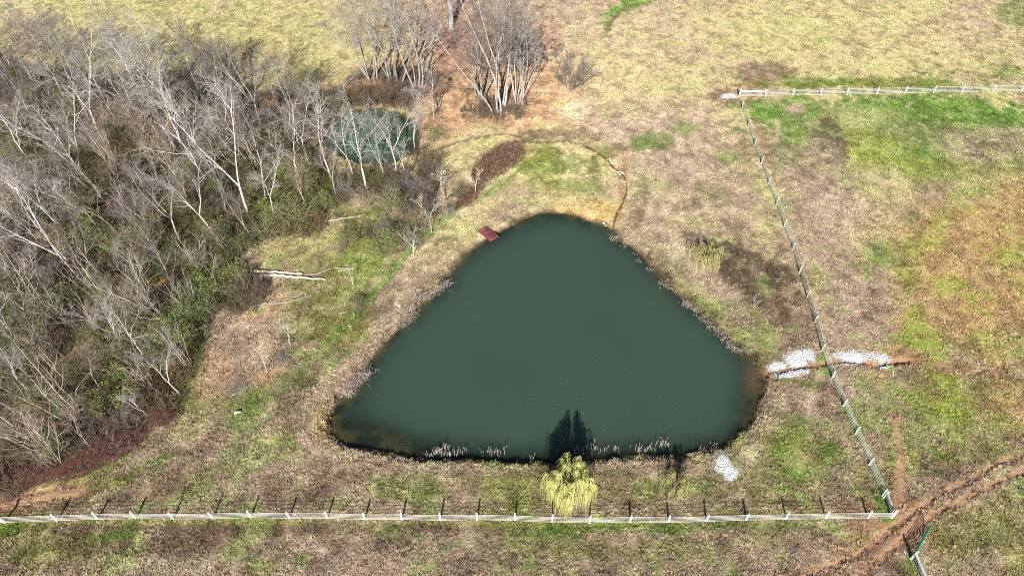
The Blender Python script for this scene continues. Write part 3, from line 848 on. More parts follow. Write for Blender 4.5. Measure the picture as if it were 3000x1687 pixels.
# ------------------------------------------------------------------ green tube gate
def gate():
    a, b = G(2671, 1629), G(2716, 1550)
    d = Vector((b.x - a.x, b.y - a.y, 0))
    L = d.length
    root = thing('farm_gate', (a.x, a.y, min(a.z, b.z)), (0, 0, math.atan2(d.y, d.x)), label='open green tubular metal farm gate at the muddy gateway', cat='gate')
    x0, x1 = .12, L
    zs = [.18, .36, .54, .74, .96, 1.20, 1.34]
    for z in (zs[0], zs[-1]):
        pass
    for z in zs[:-1]:
        link('gate_rail', tube_mesh('gate_rail', [([(np.array([(x0, 0, z), (x1, 0, z)]), np.full(2, .036))], 6, M['gate_green'])]), root)
    for x in (x0, x1):
        link('end_stile', tube_mesh('end_stile', [([(np.array([(x, 0, .15), (x, 0, 1.23)]), np.full(2, .04))], 6, M['gate_green'])]), root)
    for x in (x0 + (x1 - x0) * .36, x0 + (x1 - x0) * .68):
        link('upright', tube_mesh('upright', [([(np.array([(x, .03, .18), (x, .03, 1.2)]), np.full(2, .016))], 5, M['gate_green'])]), root)
    for z in (.35, 1.05):
        link('hinge', tube_mesh('hinge', [([(np.array([(-.08, 0, z), (x0, 0, z)]), np.full(2, .02))], 6, M['galv'])]), root)
gate()

# ------------------------------------------------------------------ red dock
def dock():
    z = .20
    a, b, c, d = [Vector((*P(*q, z), z)) for q in [(1401.2, 676.3), (1422.7, 661.4), (1460.2, 692.1), (1439.1, 709.2)]]
    org = (a + b) / 2
    ex = ((c + d) / 2 - org)
    L = ex.length
    W = ((b - a).length + (c - d).length) / 2
    ang = math.atan2(ex.y, ex.x)
    W *= abs(math.sin(math.atan2((b - a).y, (b - a).x) - ang))
    root = thing('dock', org, (0, 0, ang), label='small red plank dock jutting over the upper left pond shore', cat='dock')
    n = int(L / .15)
    pw = L / n
    V, Q = bmesh_like_box(pw - .022, W, .045, .008)
    me = mesh_np('plank', V, Q, None, [M['dock_red']])
    rng = random.Random(4)
    for i in range(n):
        link('plank', me, root, ((i + .5) * pw, rng.gauss(0, .012), rng.gauss(0, .004)), (0, 0, rng.gauss(0, .004)))
    V, Q = bmesh_like_box(L, .05, .16, .004)
    jm = mesh_np('side_joist', V, Q, None, [M['dock_dark']])
    for s in (-1, 1):
        link('side_joist', jm, root, (L / 2, s * (W / 2 - .06), -.165))
    V, Q = bmesh_like_box(L + .03, .09, .03, .006)
    tm = mesh_np('edge_board', V, Q, None, [M['dock_red']])
    link('edge_board', tm, root, (L / 2, W / 2 - .05, .052))
    link('edge_board', tm, root, (L / 2, -W / 2 + .05, .052))
    V, Q, T = cyl(.06, .06, 1.9)
    lm = mesh_np('support_post', V, Q, T, [M['dock_dark']])
    for x in (.3, L - .7):
        for s in (-1, 1):
            link('support_post', lm, root, (x, s * (W / 2 - .32), -1.95))
    return root
dock()

# ------------------------------------------------------------------ branch growth
def unit(v):
    return v / (np.linalg.norm(v) + 1e-9)

def side_dir(rng, d, ang):
    r = rng.normal(size=3)
    s = unit(r - d * np.dot(r, d))
    return unit(d * math.cos(ang) + s * math.sin(ang))

def grow(rng, p, d, L, r, lev, st, out):
    n = st['n'][lev]
    pts, q = [np.array(p, float)], np.array(p, float)
    dd = np.array(d, float)
    for k in range(n - 1):
        dd = unit(dd + rng.normal(size=3) * st['wan'][lev] + np.array([0, 0, st['trop'][lev]]))
        q = q + dd * (L / (n - 1))
        pts.append(q.copy())
    pts = np.array(pts)
    tip = st['tip'][lev]
    out[lev].append((pts, np.linspace(r, max(r * tip, .004), n)))
    if lev + 1 < len(st['n']):
        nc = st['nch'][lev]
        for k in range(nc):
            t = st['lo'][lev] + (1 - st['lo'][lev]) * (k + rng.random()) / nc
            f = t * (n - 1)
            i = min(int(f), n - 2)
            pos = pts[i] + (pts[i + 1] - pts[i]) * (f - i)
            pd = unit(pts[i + 1] - pts[i])
            a = math.radians(st['ang'][lev] * (0.7 + .6 * rng.random()))
            Lc = L * st['rat'][lev] * (1.15 - st['shr'][lev] * t) * (.7 + .6 * rng.random())
            rr = r + (max(r * tip, .004) - r) * t
            grow(rng, pos, side_dir(rng, pd, a), Lc, max(rr * st['rr'][lev], st['rmin'][lev]), lev + 1, st, out)

STY = dict(
    tall=dict(n=[9, 7, 5, 3], nch=[11, 8, 7], wan=[.10, .20, .24, .25], trop=[.03, .13, .06, .03], tip=[.10, .22, .35, .5],
              lo=[.24, .18, .15], ang=[44, 46, 46], rat=[.55, .46, .46], shr=[.7, .5, .4], rr=[.62, .62, .65], rmin=[.035, .022, .013]),
    fine=dict(n=[8, 6, 4, 3], nch=[12, 8, 6], wan=[.11, .17, .2, .22], trop=[.04, .16, .10, .05], tip=[.12, .22, .35, .5],
              lo=[.22, .18, .12], ang=[40, 40, 42], rat=[.46, .44, .46], shr=[.7, .5, .4], rr=[.55, .6, .65], rmin=[.03, .018, .012]),
    stem=dict(n=[9, 5, 4, 3], nch=[9, 6, 5], wan=[.10, .18, .2, .22], trop=[.05, .10, .05, 0], tip=[.12, .22, .4, .5],
              lo=[.32, .2, .2], ang=[42, 42, 42], rat=[.30, .44, .46], shr=[.5, .4, .3], rr=[.5, .6, .6], rmin=[.024, .015, .011]),
    whip=dict(n=[7, 4, 3], nch=[8, 5], wan=[.09, .16, .2], trop=[.03, .10, .05], tip=[.2, .3, .5],
              lo=[.25, .2], ang=[34, 38], rat=[.34, .45], shr=[.5, .4], rr=[.55, .65], rmin=[.016, .011]),
    fan=dict(n=[6, 4, 3], nch=[7, 5], wan=[.08, .14, .2], trop=[.0, .08, .05], tip=[.3, .35, .5],
             lo=[.3, .2], ang=[30, 34], rat=[.42, .45], shr=[.5, .4], rr=[.65, .7], rmin=[.026, .018]),
    small=dict(n=[6, 4, 3, 2], nch=[9, 6, 3], wan=[.10, .16, .2, .2], trop=[.03, .12, .06, 0], tip=[.2, .3, .45, .6],
             lo=[.25, .2, .2], ang=[44, 42, 40], rat=[.52, .45, .5], shr=[.6, .4, .3], rr=[.6, .65, .7], rmin=[.020, .014, .011]),
    sap=dict(n=[6, 4, 3, 2], nch=[11, 6, 3], wan=[.08, .16, .2, .2], trop=[.03, .12, .06, 0], tip=[.15, .25, .4, .5],
             lo=[.25, .2, .2], ang=[40, 42, 40], rat=[.42, .42, .5], shr=[.7, .4, .3], rr=[.5, .6, .6], rmin=[.014, .009, .007]),
    bush=dict(n=[4, 3, 2], nch=[7, 4], wan=[.16, .2, .25], trop=[.02, .03, 0], tip=[.3, .4, .5],
              lo=[.2, .2], ang=[40, 44], rat=[.45, .5], shr=[.4, .3], rr=[.6, .7], rmin=[.010, .008]),
)

def proto_tree(seed, H, style, bark, twig, forks=1, r0=None):
    """tree of one main stem (maybe forked): meshes for trunk and crown"""
    rng = np.random.default_rng(seed)
    st = STY[style]
    r0 = r0 or H * .0098
    trunk, limbs, twigs = [], [], []
    if forks == 1:
        out = [[] for _ in st['n']]
        grow(rng, (0, 0, -.25), unit(np.array([rng.normal() * .05, rng.normal() * .05, 1])), H, r0, 0, st, out)
        trunk += out[0]; limbs += out[1]
        for l in out[2:]: twigs += l
    else:
        h = H * (.22 + .14 * rng.random())
        base = np.array([(0, 0, -.25), (rng.normal() * .1, rng.normal() * .1, h * .5), (rng.normal() * .15, rng.normal() * .15, h)])
        trunk.append((base, np.array([r0, r0 * .9, r0 * .8])))
        st2 = dict(st); st2['nch'] = [max(5, int(st['nch'][0] * .72))] + st['nch'][1:]; st2['lo'] = [.2] + st['lo'][1:]
        az = rng.random() * 6.28
        for k in range(forks):
            a = az + k * 6.28 / forks + rng.normal() * .3
            tl = .20 + .16 * rng.random()
            out = [[] for _ in st['n']]
            grow(rng, base[-1], unit(np.array([math.cos(a) * tl, math.sin(a) * tl, 1])), (H - h) * (.8 + .25 * rng.random()), r0 * .62, 0, st2, out)
            trunk += out[0]; limbs += out[1]
            for l in out[2:]: twigs += l
    tm = tube_mesh('trunk', [(trunk, 7, bark)])
    cm = tube_mesh('crown', [(limbs, 4, bark), (twigs, 3, twig)])
    return tm, cm

def proto_clump(seed, H, nst, spread, bark, twig, style='stem'):
    rng = np.random.default_rng(seed)
    st = STY[style]
    trunk, limbs, twigs = [], [], []
    for k in range(nst):
        a, tl = rng.random() * 6.28, spread * math.sqrt(rng.random())
        b = np.array([math.cos(a), math.sin(a), 0]) * (.15 + .6 * rng.random())
        out = [[] for _ in st['n']]
        h = H * (.65 + .4 * rng.random())
        grow(rng, b + np.array([0, 0, -.25]), unit(np.array([math.cos(a) * tl, math.sin(a) * tl, 1])), h, h * .0085, 0, st, out)
        trunk += out[0]; limbs += out[1]
        for l in out[2:]: twigs += l
    return tube_mesh('stems', [(trunk, 6, bark)]), tube_mesh('crown', [(limbs, 4, bark), (twigs, 3, twig)])

def leaf_mesh(name, rng, pts, size, mat):
    n = len(pts)
    a, b = rng.normal(size=(n, 3)), rng.normal(size=(n, 3))
    a /= np.linalg.norm(a, axis=1, keepdims=True)
    b -= a * (a * b).sum(1, keepdims=True)
    b /= np.linalg.norm(b, axis=1, keepdims=True)
    s = (size * (.6 + .8 * rng.random(n)))[:, None]
    V = np.stack([pts - a * s * .5, pts + b * s * .28, pts + a * s * .5, pts - b * s * .28], 1).reshape(-1, 3)
    me = mesh_np(name, V, np.arange(4 * n).reshape(-1, 4), None, [mat])
    set_attr(me, 'rnd', 'FLOAT', 'FACE', rng.random(n).astype(np.float32))
    return me

def proto_bush(seed, H, wid, nst, bark, twig, leaf=None, nleaf=0, lsize=.115):
    rng = np.random.default_rng(seed)
    st = STY['bush']
    stems, twigs = [], []
    for k in range(nst):
        a, tl = rng.random() * 6.28, wid * (.2 + .9 * rng.random())
        out = [[] for _ in st['n']]
        L = H * (.6 + .5 * rng.random())
        grow(rng, (math.cos(a) * .15 * wid * H * rng.random(), math.sin(a) * .15 * wid * H * rng.random(), -.1), unit(np.array([math.cos(a) * tl, math.sin(a) * tl, 1])), L, .012 + .004 * H, 0, st, out)
        stems += out[0]; twigs += out[1] + out[2]
    sm = tube_mesh('stems', [(stems, 4, bark)])
    tm = tube_mesh('twigs', [(twigs, 3, twig)])
    lm = None
    if leaf:
        tips = np.array([p[-1] for p, r in twigs] + [p[len(p) // 2] for p, r in twigs])
        cen = rng.normal(size=(9, 3)) * np.array([wid * H * .5, wid * H * .5, H * .3]) + np.array([0, 0, H * .55])
        dd = np.min(np.linalg.norm(tips[:, None] - cen[None], axis=2), axis=1)
        w = np.exp(-(dd / (H * .28)) ** 2) + .15
        pick = rng.choice(len(tips), nleaf, p=w / w.sum())
        lm = leaf_mesh('leaves', rng, tips[pick] + rng.normal(size=(nleaf, 3)) * .16, lsize, leaf)
    return sm, tm, lm

# ------------------------------------------------------------------ tree and shrub kinds
PR = {}
PR['pale'] = [proto_tree(11, 18, 'tall', M['bark_pale'], M['twig_pale'], 2), proto_tree(12, 18, 'tall', M['bark_pale'], M['twig_pale'], 2),
              proto_tree(13, 17, 'tall', M['bark_pale'], M['twig_pale'], 3), proto_tree(14, 18, 'tall', M['bark_pale'], M['twig_pale'], 2)]
PR['purple'] = [proto_tree(21, 16, 'fine', M['bark_grey'], M['twig_purple'], 1), proto_tree(22, 16, 'fine', M['bark_grey'], M['twig_purple'], 2),
                proto_tree(23, 16, 'fine', M['bark_grey'], M['twig_purple'], 3)]
PR['brown'] = [proto_tree(31, 12, 'tall', M['bark_brown'], M['twig_brown'], 2), proto_tree(32, 12, 'fine', M['bark_brown'], M['twig_brown'], 1),
               proto_tree(33, 11, 'tall', M['bark_brown'], M['twig_brown'], 3)]
PR['sapling'] = [proto_tree(41, 7, 'sap', M['bark_pale'], M['twig_brown'], 1), proto_tree(42, 7, 'sap', M['bark_brown'], M['twig_brown'], 2),
                 proto_tree(43, 6, 'sap', M['bark_pale'], M['twig_pale'], 2)]
PR['veteran'] = [proto_tree(81, 20, 'tall', M['bark_pale'], M['twig_pale'], 3, .55)]
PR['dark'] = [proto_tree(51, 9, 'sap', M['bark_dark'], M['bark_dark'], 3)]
PR['clump'] = [proto_clump(61, 15, 7, .26, M['bark_grey'], M['twig_pale']), proto_clump(62, 16, 7, .30, M['bark_grey'], M['twig_purple'])]
PR['fan'] = [proto_clump(63, 5.2, 24, .8, M['bark_fan'], M['bark_fan'], 'fan')]
PR['whips'] = [proto_clump(64, 8, 6, .30, M['bark_whip'], M['twig_whip'], 'whip'), proto_clump(65, 8, 5, .26, M['bark_whip'], M['twig_whip'], 'whip'), proto_clump(66, 7.5, 7, .38, M['bark_pale'], M['twig_whip'], 'whip')]
PR['small'] = [proto_tree(45, 4.5, 'small', M['bark_pale'], M['twig_tan'], 1, .05), proto_tree(46, 4.5, 'small', M['bark_pale'], M['twig_tan'], 2, .05), proto_tree(47, 4.5, 'small', M['bark_pale'], M['twig_pale'], 2, .05)]
BU = {}
BU['brush'] = [proto_bush(71, 2.6, .8, 16, M['bark_brown'], M['twig_brown']), proto_bush(72, 3.0, .7, 16, M['bark_grey'], M['twig_purple'])]
BU['green'] = [proto_bush(73, 2.8, .8, 14, M['bark_brown'], M['twig_olive'], M['leaf_green'], 1500), proto_bush(74, 2.6, .9, 14, M['bark_brown'], M['twig_olive'], M['leaf_green'], 1300)]
BU['olive'] = [proto_bush(75, 2.8, .85, 16, M['bark_brown'], M['twig_olive'], M['leaf_olive'], 1300), proto_bush(76, 3.2, .7, 16, M['bark_brown'], M['twig_olive'], M['leaf_olive'], 1300)]
BU['evergreen'] = [proto_bush(77, 3.0, .7, 16, M['bark_brown'], M['twig_olive'], M['leaf_dark'], 2600, .14)]
HT = dict(whips=8, small=4.5, veteran=20, pale=18, purple=16, brown=12, sapling=7, dark=9, clump=15.5, fan=4.6, brush=2.8, green=2.7, olive=3.0, evergreen=3.0)
PARTS = dict(whips=('stems', 'crown'), clump=('stems', 'crown'), fan=('stems', 'crown'))
RNG = random.Random(77)

def put_tree(kind, u, v, h, label, group=None, lean=(0, 0), var=None, name='bare_tree', loc=None, cat='tree', rz=None):
    p = loc or G(u, v)
    pr = PR[kind][RNG.randrange(len(PR[kind])) if var is None else var]
    s = h / HT[kind]
    root = thing(name, p, label=label, cat=cat, group=group)
    q = Matrix.Rotation(math.radians(lean[0]), 3, 'Y') @ Matrix.Rotation(math.radians(-lean[1]), 3, 'X') @ Matrix.Rotation(RNG.random() * 6.28 if rz is None else rz, 3, 'Z')
    root.rotation_euler = q.to_euler()
    root.scale = (s * RNG.uniform(.92, 1.08), s * RNG.uniform(.92, 1.08), s)
    for nm, me in zip(PARTS.get(kind, ('trunk', 'crown')), pr):
        link(nm, me, root)
    return root

def put_bush(kind, u, v, h, label, group=None, wid=1.0, loc=None, var=None):
    p = loc or G(u, v)
    sm, tm, lm = BU[kind][RNG.randrange(len(BU[kind])) if var is None else var]
    s = h / HT[kind]
    root = thing('shrub', p, (0, 0, RNG.random() * 6.28), label=label, cat='shrub', group=group)
    root.scale = (s * wid, s * wid, s)
    link('stems', sm, root)
    link('twigs', tm, root)
    if lm: link('leaves', lm, root)
    return root

# trees one can single out --------------------------------------------------
TREES = [
    ('pale', 240, 820, 17, (-13, 0), 1, 'long pale grey tree leaning left over the far left edge of the wood'),
    ('pale', 205, 772, 15, (-12, 0), 0, 'pale tree beside the long leaning trunk near the left edge'),
    ('pale', 304, 592, 18, (-8, 0), 2, 'grey forked tree with crooked trunk in the middle left wood'),
    ('pale', 314, 432, 19, (-4, 2), 3, 'tall straight grey tree with purple haze left of the twin trunks'),
    ('pale', 516, 440, 19, (-10, 0), 1, 'white limbed twin trunk tree in the upper middle of the wood'),
    ('pale', 500, 446, 18, (-12, 0), 0, 'slim grey tree standing close against the twin trunk tree'),
    ('pale', 572, 424, 19, (-8, 0), 2, 'tall grey tree just right of the twin trunk tree'),
    ('pale', 730, 632, 20, (-2, 2), 1, 'tallest white limbed tree rising left of the small pond'),
    ('pale', 760, 505, 16, (-4, 0), 3, 'grey tree with dark lower trunk behind the tallest white tree'),
    ('pale', 905, 482, 13.5, (-5, 0), 3, 'white bare tree with bent trunk left of the small pond'),
    ('pale', 1074, 562, 16, (-1, 0), 1, 'white forked tree standing in front of the small pond'),
    ('pale', 970, 520, 13, (-6, 0), 0, 'thin pale tree at the left shore of the small pond'),
    ('pale', 1035, 515, 11, (-3, 0), 3, 'slim pale tree between the forked and thin trees at the small pond'),
    ('pale', 1215, 450, 9, (3, 0), 0, 'pale tree leaning right over the right shore of the small pond'),
    ('pale', 1160, 505, 12, (0, 0), 2, 'pale tree with twisted limbs at the right of the small pond'),
    ('pale', 1125, 520, 10, (-3, 0), 0, 'short thin pale tree leaning over the small pond'),
    ('small', 1190, 508, 5.5, (0, 0), 2, 'low grey twiggy tree at the lower right shore of the small pond'),
    ('pale', 1272, 350, 9, (-5, 0), 1, 'pink grey forked tree beside the black tree right of the small pond'),
    ('dark', 1282, 330, 8, (4, 0), 0, 'black bare tree right of the small pond'),
    ('veteran', 1322, 85, 20, (2, 0), 0, 'thick white trunked tree cut off by the top edge'),
    ('dark', 853, 186, 6, (12, 0), 0, 'black bush shape standing in for a tree shadow on the far field edge'),  # added dark shape in place of a crown's cast shadow
    ('small', 1392, 568, 4.6, (0, 0), 1, 'small yellowish twiggy tree beside the maroon bramble thicket'),
    ('small', 1303, 578, 5, (0, 0), 2, 'slim sapling between olive shrubs above the dock bank'),
    ('small', 1267, 682, 6.5, (-2, 0), 1, 'spreading pale yellow tree on the bank left of the dock'),
    ('small', 1210, 752, 5, (-2, 0), 2, 'thin white sapling with forked stem at the top of the bank'),
    ('small', 1036, 842, 3.4, (-4, 0), 0, 'bent little sapling on the grass right of the fallen trunks'),
    ('small', 853, 1013, 4.2, (-5, 0), 2, 'lone thin sapling on the green meadow slope'),
    ('small', 783, 1087, 4.0, (-4, 0), 0, 'lone sapling beside a brush heap at the foot of the slope'),
    ('small', 2210, 905, 2.2, (0, 0), 2, 'tiny forked pale sapling on the bank near the right fence'),
]
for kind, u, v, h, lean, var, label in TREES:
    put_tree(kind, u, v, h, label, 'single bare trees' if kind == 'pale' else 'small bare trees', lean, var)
put_tree('clump', 1158, 248, 25, 'dense multi stemmed grey tree at the top centre left', 'multi stemmed bare trees', (0, 0), 0)
put_tree('clump', 1090, 232, 20, 'smaller multi stemmed tree left of the dense top centre tree', 'multi stemmed bare trees', (-3, 0), 1)
put_tree('clump', 1222, 252, 21, 'leaning multi stemmed tree with dark stems left of the thick white trunk', 'multi stemmed bare trees', (6, 0), 0)
put_tree('clump', 1460, 330, 25, 'large multi stemmed grey tree on the copper leaf litter', 'multi stemmed bare trees', (0, 0), 1)
put_tree('clump', 1520, 300, 21, 'multi stemmed tree right of the large one on copper leaf litter', 'multi stemmed bare trees', (2, 0), 0)
put_tree('clump', 1408, 285, 19, 'thin multi stemmed tree left of the large one on copper leaf litter', 'multi stemmed bare trees', (-3, 0), 1)
put_tree('fan', 1672, 260, 5.6, 'fan shaped bare bush standing alone on the straw field', None, (0, 0), 0, 'bare_bush', cat='bush')

# the wood ------------------------------------------------------------------
ORD = ['first', 'second', 'third', 'fourth', 'fifth', 'sixth', 'seventh', 'eighth', 'ninth', 'tenth', 'eleventh', 'twelfth', 'thirteenth', 'fourteenth', 'fifteenth',
       'sixteenth', 'seventeenth', 'eighteenth', 'nineteenth', 'twentieth']
def fill_wood():
    rng = np.random.default_rng(5)
    taken = [G(t[1], t[2]).to_2d() for t in TREES]
    spots = []
    lo, hi = WOOD.min(0), WOOD.max(0)
    cand = lo + (hi - lo) * rng.random((9000, 2))
    cu, cv = proj(cand[:, 0], cand[:, 1])
    dw = polydist_in(cand[:, 0], cand[:, 1], WOOD, 5.0)
    ok = (cu > -140) & (cv < 1440) & (dw < -.8) & (polydist_in(cand[:, 0], cand[:, 1], POOL, 3.0) > 1.0)
    edges = {}
    for (x, y), u, v, e in zip(cand[ok], cu[ok], cv[ok], dw[ok]):
        dmin = 4.2 if v < 700 else 3.3
        q = Vector((x, y))
        if any((q - s[0]).length < dmin for s in spots) or any((q - s).length < 2.2 for s in taken):
            continue
        spots.append((q, float(u), float(v), e))
    spots.sort(key=lambda s: s[2])
    rows, per = [], 14
    for i in range(0, len(spots), per):
        rows.append(sorted(spots[i:i + per], key=lambda s: s[1]))
    nr = len(rows)
    for ri, row in enumerate(rows):
        for ci, (q, u, v, edge) in enumerate(row):
            r = rng.random()
            if v < 420:
                kind = 'purple' if r < .68 else ('pale' if r < .86 else 'brown')
                h = rng.uniform(11, 16)
            elif v < 760:
                kind = 'pale' if r < .26 else ('purple' if r < .64 else 'brown')
                h = rng.uniform(9, 15)
            else:
                kind = 'whips' if r < .55 else ('brown' if r < .72 else ('purple' if r < .84 else 'pale'))
                h = rng.uniform(6, 11)
            if edge > -3:
                h *= .72
            if u < 120 and v > 950:
                kind = 'pale' if r < .6 else 'purple'
            size = 'tall' if h > 12.5 else ('medium' if h > 8.5 else 'short')
            colour = dict(purple='purple grey', pale='pale grey', brown='pinkish brown', sapling='slender brown', whips='stemmy pinkish')[kind]
            label = f"{size} {colour} bare tree, {ORD[ci]} from left in the wood's {ORD[ri]} row from the back"
            put_tree(kind, u, v, h, label, 'bare trees of the wood', (rng.normal(-5, 3.5), rng.normal(0, 3)), None, loc=Vector((q.x, q.y, zt(q.x, q.y))))
    return len(spots)
NW = fill_wood()

# shrubs one can single out ---------------------------------------------------
SHRUBS = [
    ('green', 682, 822, 3.2, 1.0, 'bright green rounded shrub at the wood edge by the fallen trunks'),
    ('evergreen', 600, 930, 3.0, 1.2, 'dark green shrub at the edge of the peach coloured slope'),
    ('green', 568, 925, 3.0, 1.1, 'green shrub left of the dark one beside the peach coloured slope'),
    ('olive', 868, 660, 4.0, 1.3, 'large olive shrub left of the upper fallen log'),
    ('green', 800, 640, 3.6, 1.2, 'green leafy shrub at the wood edge behind the large olive shrub'),
    ('green', 955, 612, 2.8, 1.0, 'bright green shrub on the grass above the upper fallen log'),
    ('olive', 1020, 715, 3.0, 1.2, 'rounded dark olive bush alone on the meadow below the upper log'),
    ('brush', 1000, 738, 1.8, 1.2, 'grey brown brush at the foot of the rounded olive bush'),
    ('green', 1135, 738, 3.0, 1.0, 'leafy green shrub left of the white forked sapling'),
    ('olive', 1180, 720, 3.4, 1.1, 'olive shrub behind the white forked sapling'),
    ('olive', 1225, 690, 3.4, 1.1, 'dull olive shrub left of the spreading yellow tree'),
    ('brush', 1120, 672, 2.2, 1.0, 'brown brush between the olive shrubs on the bank'),
    ('olive', 1150, 620, 3.6, 1.1, 'olive shrub below the small pond outlet'),
    ('brush', 1070, 600, 3.2, 1.3, 'grey twiggy brush below the white forked pond tree'),
    ('brush', 1010, 570, 3.0, 1.2, 'grey brush at the lower left of the small pond'),
    ('brush', 1215, 560, 2.4, 1.1, 'mauve brush at the lower right of the small pond'),
    ('olive', 1275, 415, 2.6, 1.3, 'low olive shrub right of the small pond below the black tree'),
    ('olive', 1345, 578, 2.2, 1.0, 'small olive shrub left of the yellowish twiggy tree'),
    ('brush', 1318, 632, 1.8, 1.0, 'brown brush at the crest left of the bramble thicket'),
    ('brush', 1262, 628, 2.4, 1.0, 'grey brush behind the spreading yellow tree'),
    ('brush', 2032, 712, 1.7, 1.2, 'dark twiggy shrub behind the drooping willow on the right bank'),
    ('evergreen', 1052, 888, 1.1, 1.0, 'small dark shrub above the rusty brush on the meadow'),
    ('brush', 1050, 905, 1.4, 1.2, 'rusty brown brush heap beside the green dam strip'),
    ('brush', 830, 1060, 1.2, 1.5, 'grey dead brush heap beside the lone sapling'),
    ('olive', 165, 1330, 2.4, 1.2, 'yellow green shrub above the maroon brambles at lower left'),
    ('evergreen', 160, 1300, 2.2, 1.0, 'dark green shrub behind the yellow green one at lower left'),
    ('brush', 690, 1150, 1.6, 1.3, 'low maroon brush on the peach coloured slope'),
    ('olive', 880, 275, 3.2, 1.2, 'olive shrub at the top right corner of the wood'),
    ('olive', 905, 250, 3.4, 1.0, 'dark shrub at the wood corner below the far field'),
    ('brush', 1560, 120, 2.6, 1.6, 'maroon brush at the right of the large multi stemmed tree'),
    ('brush', 1625, 170, 1.6, 1.3, 'low maroon brush on the litter edge near the straw field'),
]
for kind, u, v, h, w, label in SHRUBS:
    put_bush(kind, u, v, h, label, 'shrubs at the wood edge and on the banks', w)

def fill_shrubs():
    rng = np.random.default_rng(9)
    green_px = [(195, 365), (480, 345), (570, 330), (235, 275), (60, 470), (120, 640), (280, 330), (420, 600), (540, 530), (640, 560), (330, 740), (640, 700), (20, 780), (180, 900),
                (140, 910), (340, 890), (400, 960), (420, 1000), (290, 850), (470, 800), (700, 740), (570, 790), (100, 1000), (60, 1080), (220, 1110), (330, 1050), (480, 1080), (110, 1190),
                (200, 1210), (360, 1160), (40, 620), (760, 560), (800, 420), (860, 400), (850, 520), (700, 480), (660, 380), (500, 250), (370, 420), (150, 520), (560, 640), (470, 690),
                (780, 700), (740, 520), (620, 470), (430, 480), (250, 620), (30, 930), (300, 990), (520, 1000), (250, 700), (390, 730), (600, 860), (90, 300), (330, 250), (900, 560)]
    order = sorted(green_px, key=lambda q: q[1])
    for i in range(0, len(order), 9):
        row = sorted(order[i:i + 9])
        for ci, (u, v) in enumerate(row):
            kind = ['green', 'olive', 'olive', 'evergreen'][int(rng.integers(4))]
            nm = dict(green='fresh green', olive='olive green', evergreen='dark green')[kind]
            put_bush(kind, u, v, rng.uniform(2.4, 4.2), f"{nm} leafy shrub, {ORD[ci]} from left in the wood's {ORD[i // 9]} row of undergrowth", 'leafy shrubs under the bare trees', rng.uniform(1.0, 1.4))
fill_shrubs()

# bramble thickets -------------------------------------------------------------
def bramble(label, u, v, rx, ry, rot, n, h, mat='cane'):
    rng = np.random.default_rng(int(u + v))
    a = math.radians(rot)
    lines = []
    c = G(u, v)
    for k in range(n):
        r, t = math.sqrt(rng.random()), rng.random() * 6.28
        eu, ev = r * rx * math.cos(t), r * ry * math.sin(t)
        x, y = P(u + eu * math.cos(a) - ev * math.sin(a), v + eu * math.sin(a) + ev * math.cos(a))
        z = zt(x, y)
        d, hh = rng.random() * 6.28, h * (.5 + .8 * rng.random()) * (1.1 - .5 * r)
        L = hh * (.5 + rng.random())
        lines.append((np.array([(x, y, z - .05), (x + L * .25 * math.cos(d), y + L * .25 * math.sin(d), z + hh * .75), (x + L * .7 * math.cos(d), y + L * .7 * math.sin(d), z + hh),
                                (x + L * 1.1 * math.cos(d + .3), y + L * 1.1 * math.sin(d + .3), z + hh * .7)]) - np.array(c), np.array([.014, .012, .010, .006])))
    root = thing('bramble_thicket', c, label=label, cat='brambles', group='maroon bramble thickets')
    link('canes', tube_mesh('canes', [(lines, 3, M[mat])]), root)
BR = [('dark maroon bramble thicket on the knoll above the dock', 1462, 478, 92, 40, -32, 1500, 1.2), ('maroon bramble strip running down the bank from the knoll thicket', 1375, 580, 60, 18, -40, 450, 1.0),
      ('maroon bramble thicket along the lower left wood edge', 300, 1335, 150, 34, -27, 1500, 1.1), ('maroon bramble patch at the far lower left corner of the wood', 110, 1395, 110, 26, -18, 800, 1.0),
      ('reddish brambles at the tip of the wood by the peach coloured slope', 480, 1225, 50, 24, -20, 400, 1.0), ('reddish brambles under the large multi stemmed tree', 1510, 150, 80, 40, 20, 600, 1.0),
      ('reddish brambles behind the small pond', 1120, 275, 110, 26, 0, 600, 1.1), ('red brown brambles in the middle of the wood', 330, 660, 90, 50, 0, 700, 1.2),
      ('red brown brambles below the tall pale trees of the wood', 470, 660, 60, 50, 0, 500, 1.2), ('red brown brambles near the lower left edge of the wood', 140, 960, 70, 40, 0, 500, 1.2)]
for args in BR:
    bramble(*args)

